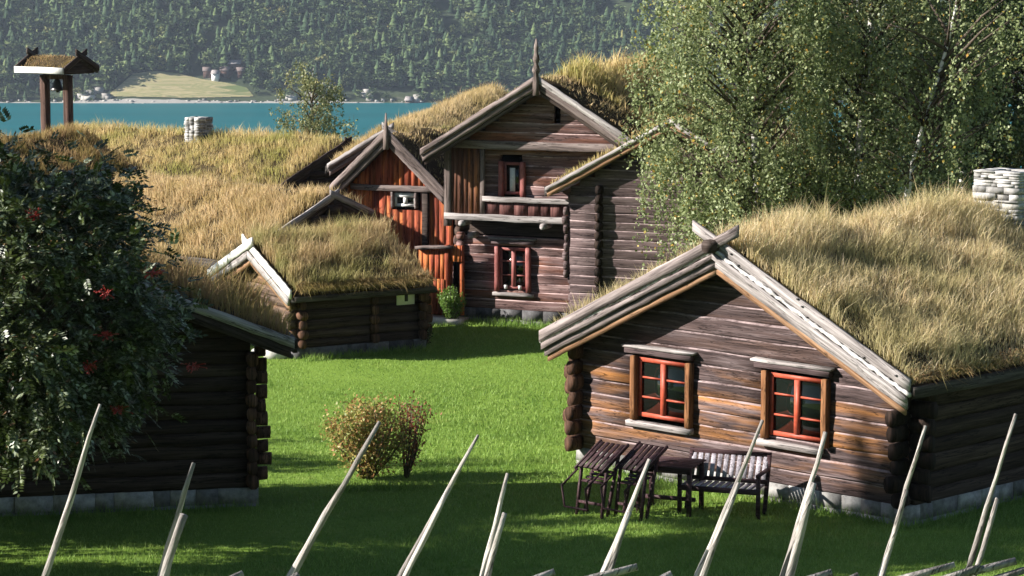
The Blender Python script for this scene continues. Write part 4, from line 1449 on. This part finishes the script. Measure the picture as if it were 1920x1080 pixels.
# boulders along the shed gable
for k, (px, py, s, lb) in enumerate(((540, 656, .26, 'pale rounded boulder at the shed corner, largest of the row'), (516, 660, .2, 'pale low boulder, middle of the row by the shed'), (490, 655, .17, 'pale small boulder half hidden by the shaded barn'))):
    p = on_ground(px, py + 12)
    mb = MB()
    u, v = np.meshgrid(np.linspace(0, 2 * math.pi, 12, endpoint=False), np.linspace(.05, math.pi - .05, 7))
    rr = s * (1 + .22 * (vnoise(u * 1.3 + k * 7, v * 2, 9) - .5))
    V = np.stack([1.3 * rr * np.sin(v) * np.cos(u), .9 * rr * np.sin(v) * np.sin(u), .75 * rr * np.cos(v) + s * .4], -1).reshape(-1, 3)
    F = [(i * 12 + j, (i + 1) * 12 + j, (i + 1) * 12 + (j + 1) % 12, i * 12 + (j + 1) % 12) for i in range(6) for j in range(12)]
    mb.add(V, [np.array(F), np.arange(12), np.arange(72, 84)[::-1]])
    o = mb.build('boulder', M['lit_stone'])
    o.location = (p[0], p[1], 0)
    tag(o, lb, 'boulder', 'boulders by the shed')

# ------------------------------------------------------------------ garden furniture in front of the cabin
def folding_chair(loc, rz, label):
    """half folded chair propped on the table edge: x = the way it leans, its slatted back lying over at about 30 degrees"""
    t = empty('folding_chair', loc, rz, label, 'chair', 'folding chairs propped on the table')
    mt = M['furniture']
    mb = MB()
    for k in range(5):
        y = -.2 + k * .1
        mb.beam((.02, y, .735), (.56, y, 1.035), .064, .02, (-.5, 0, 1))
    for q in (.08, .5):
        x, z = .02 + .54 * q, .735 + .3 * q - .022
        mb.beam((x, -.25, z), (x, .25, z), .05, .022, (-.5, 0, 1))
    mb.build('backrest', mt, t)
    mb = MB()
    for k in range(4):
        x = .08 + k * .09
        mb.beam((x, -.2, .52 + k * .04), (x, .2, .52 + k * .04), .06, .018, (-.4, 0, 1))
    mb.build('seat', mt, t)
    for sy in (-1, 1):
        y = sy * .265
        mb = MB(); mb.beam((-.02, y, .70), (.6, y, 1.045), .03, .05, (-.5, 0, 1)); mb.build('back_stile', mt, t)
        mb = MB(); mb.beam((.12, y * .93, .76), (.0, y * .93, 0), .035, .05, (1, 0, 0)); mb.build('leg', mt, t)
        mb = MB(); mb.beam((.42, y * .84, .9), (.16, y * .84, 0), .035, .05, (1, 0, 0)); mb.build('leg', mt, t)
    mb = MB()
    mb.tube([(.0, -.23, .70), (-.36, -.23, .5), (-.30, -.23, .17), (-.30, .23, .17), (-.36, .23, .5), (.0, .23, .70)], [.02] * 6, 6)
    mb.build('armrest_loop', mt, t)
    mb = MB(); mb.beam((.03, -.24, .2), (.03, .24, .2), .03, .04); mb.build('stretcher', mt, t)
    return t


folding_chair((1.16, 39.35, 0), R(48), 'brown folding chair propped with its slatted back tilted over, outermost at the cabin corner')
folding_chair((1.74, 39.2, 0), R(48), 'brown folding chair propped against the table, nearest to it')
tb = empty('garden_table', (2.4, 39.75, 0), R(-22), 'dark slatted garden table between the tipped chairs and the bench', 'table')
mb = MB()
for k in range(7):
    y = -.33 + k * .11
    mb.box(-.5, .45, y - .047, y + .047, .735, .76)
mb.build('tabletop', M['furniture'], tb)
for sx in (-1, 1):
    for sy in (-1, 1):
        mb = MB(); mb.beam((sx * .4, sy * .3, 0), (sx * .4, sy * .3, .73), .065, .065, (1, 0, 0)); mb.build('leg', M['furniture'], tb)
for sy in (-.345, .32):
    mb = MB(); mb.box(-.42, .42, sy, sy + .025, .65, .733); mb.build('apron', M['furniture'], tb)
mb = MB(); mb.beam((-.4, 0, .2), (.4, 0, .2), .05, .06); mb.build('stretcher', M['furniture'], tb)
bn = empty('garden_bench', (3.2, 39.6, 0), R(-20), 'slatted garden bench with pale slats under a red cabin window', 'bench')
mb = MB()
for k in range(12):
    x = -.56 + k * .102
    mb.box(x - .034, x + .034, -.28, .16, .43, .45)
mb.build('seat', M['slat_grey'], bn)
mb = MB()
for k in range(12):
    x = -.56 + k * .102
    mb.beam((x, .2, .5), (x, .36, .83), .068, .018, (0, -1, .3))
mb.build('backrest', M['slat_grey'], bn)
mb = MB(); mb.beam((-.63, .375, .86), (.63, .375, .86), .04, .07, (0, -.3, 1)); mb.beam((-.63, .19, .48), (.63, .19, .48), .04, .06, (0, -.3, 1)); mb.build('back_rail', M['furniture'], bn)
mb = MB(); mb.box(-.62, .62, -.31, -.285, .37, .45); mb.build('seat_rail', M['furniture'], bn)
for s in (-1, 1):
    mb = MB(); mb.beam((s * .61, -.28, 0), (s * .61, -.28, .64), .05, .06, (1, 0, 0)); mb.build('leg', M['furniture'], bn)
    mb = MB(); mb.beam((s * .61, .1, 0), (s * .61, .39, .9), .05, .06, (1, 0, 0)); mb.build('leg', M['furniture'], bn)
    mb = MB(); mb.beam((s * .61, -.33, .66), (s * .61, .28, .66), .06, .035); mb.build('armrest', M['furniture'], bn)

# ------------------------------------------------------------------ roundpole fence in the foreground
fn = empty('roundpole_fence', (0, 12, 0), 0, 'bleached roundpole fence of slanting poles with loose upper ends', 'fence')


def fence_pole(name, px1, py1, px2, py2, Y, r_top, r_bot, dy=0.0, j=.011):
    a, b = at(px1, py1, Y + dy), at(px2, py2, Y)
    d = (b - a) / (a[2] - b[2])
    zb = float(hz(Y)) - .15
    e = b + d * (b[2] - zb)
    n = 15
    mb = MB()
    pts = [a + (e - a) * q + np.array((rg.uniform(-j, j) * .35, rg.uniform(-j, j), 0)) * (0 < q < 1) for q in np.linspace(0, 1, n)]
    L1 = (a[2] - b[2]) / (a[2] - e[2])
    rad = [r_top + (r_bot - r_top) * min(1, q / L1) for q in np.linspace(0, 1, n)]
    mb.tube(np.array(pts) - np.array((0, 12, 0)), [q * .87 for q in rad], 7, .22)
    return mb.build(name, M['pole'], fn)


for a in [(188, 758, 85, 1080, 12, .009, .021), (363, 868, 300, 1080, 12.05, .010, .02), (712, 791, 545, 1080, 12, .010, .025), (897, 816, 750, 1080, 12, .009, .019),
          (952, 888, 905, 1080, 12, .009, .02), (1218, 861, 1130, 1080, 12, .009, .021), (1430, 788, 1310, 1080, 12, .008, .021), (1548, 810, 1470, 1080, 12, .010, .022),
          (1735, 798, 1652, 1080, 12, .009, .017), (1905, 776, 1812, 1080, 12, .009, .016)]:
    fence_pole('slanting_pole', *a)
for a in [(344, 965, 308, 1080, 11.95, .022, .026), (842, 915, 762, 1080, 11.95, .011, .016), (946, 962, 915, 1080, 11.93, .014, .022), (1525, 905, 1480, 1080, 11.95, .018, .024),
          (1700, 918, 1655, 1080, 11.95, .011, .015), (1870, 934, 1827, 1080, 11.95, .011, .015), (1180, 960, 1140, 1080, 11.95, .012, .018), (1385, 905, 1318, 1080, 11.95, .011, .018)]:
    fence_pole('stake', *a)
# lower slanting rails whose upper ends just reach into the picture
for (px, py, dx) in ((455, 1074, 90), (560, 1078, 70), (1040, 1072, 120), (1195, 1062, 170), (1260, 1076, 90), (1560, 1073, 140), (1610, 1077, 80), (1790, 1058, 150), (1838, 1062, 120), (1905, 1052, 170), (1945, 1062, 140)):
    fence_pole('rail', px, py, px - dx, py + 45, 11.85 + rg.uniform(-.05, .05), .018, .026)

# ------------------------------------------------------------------ air
mb = MB()
mb.box(-1450, 1450, -100, 2250, LZ - 10, 165)
hzb = mb.build('haze', bpy.data.materials.new('haze_air'))
hm = hzb.data.materials[0]
hm.use_nodes = True
hm.node_tree.nodes.clear()
vo = hm.node_tree.nodes.new('ShaderNodeVolumePrincipled')
ou = hm.node_tree.nodes.new('ShaderNodeOutputMaterial')
vo.inputs['Color'].default_value = (.7, .82, 1, 1)
vo.inputs['Density'].default_value = .00006
vo.inputs['Anisotropy'].default_value = .1
hm.node_tree.links.new(vo.outputs[0], ou.inputs['Volume'])
tag(hzb, 'thin blue haze in the air over the valley', kind='stuff')
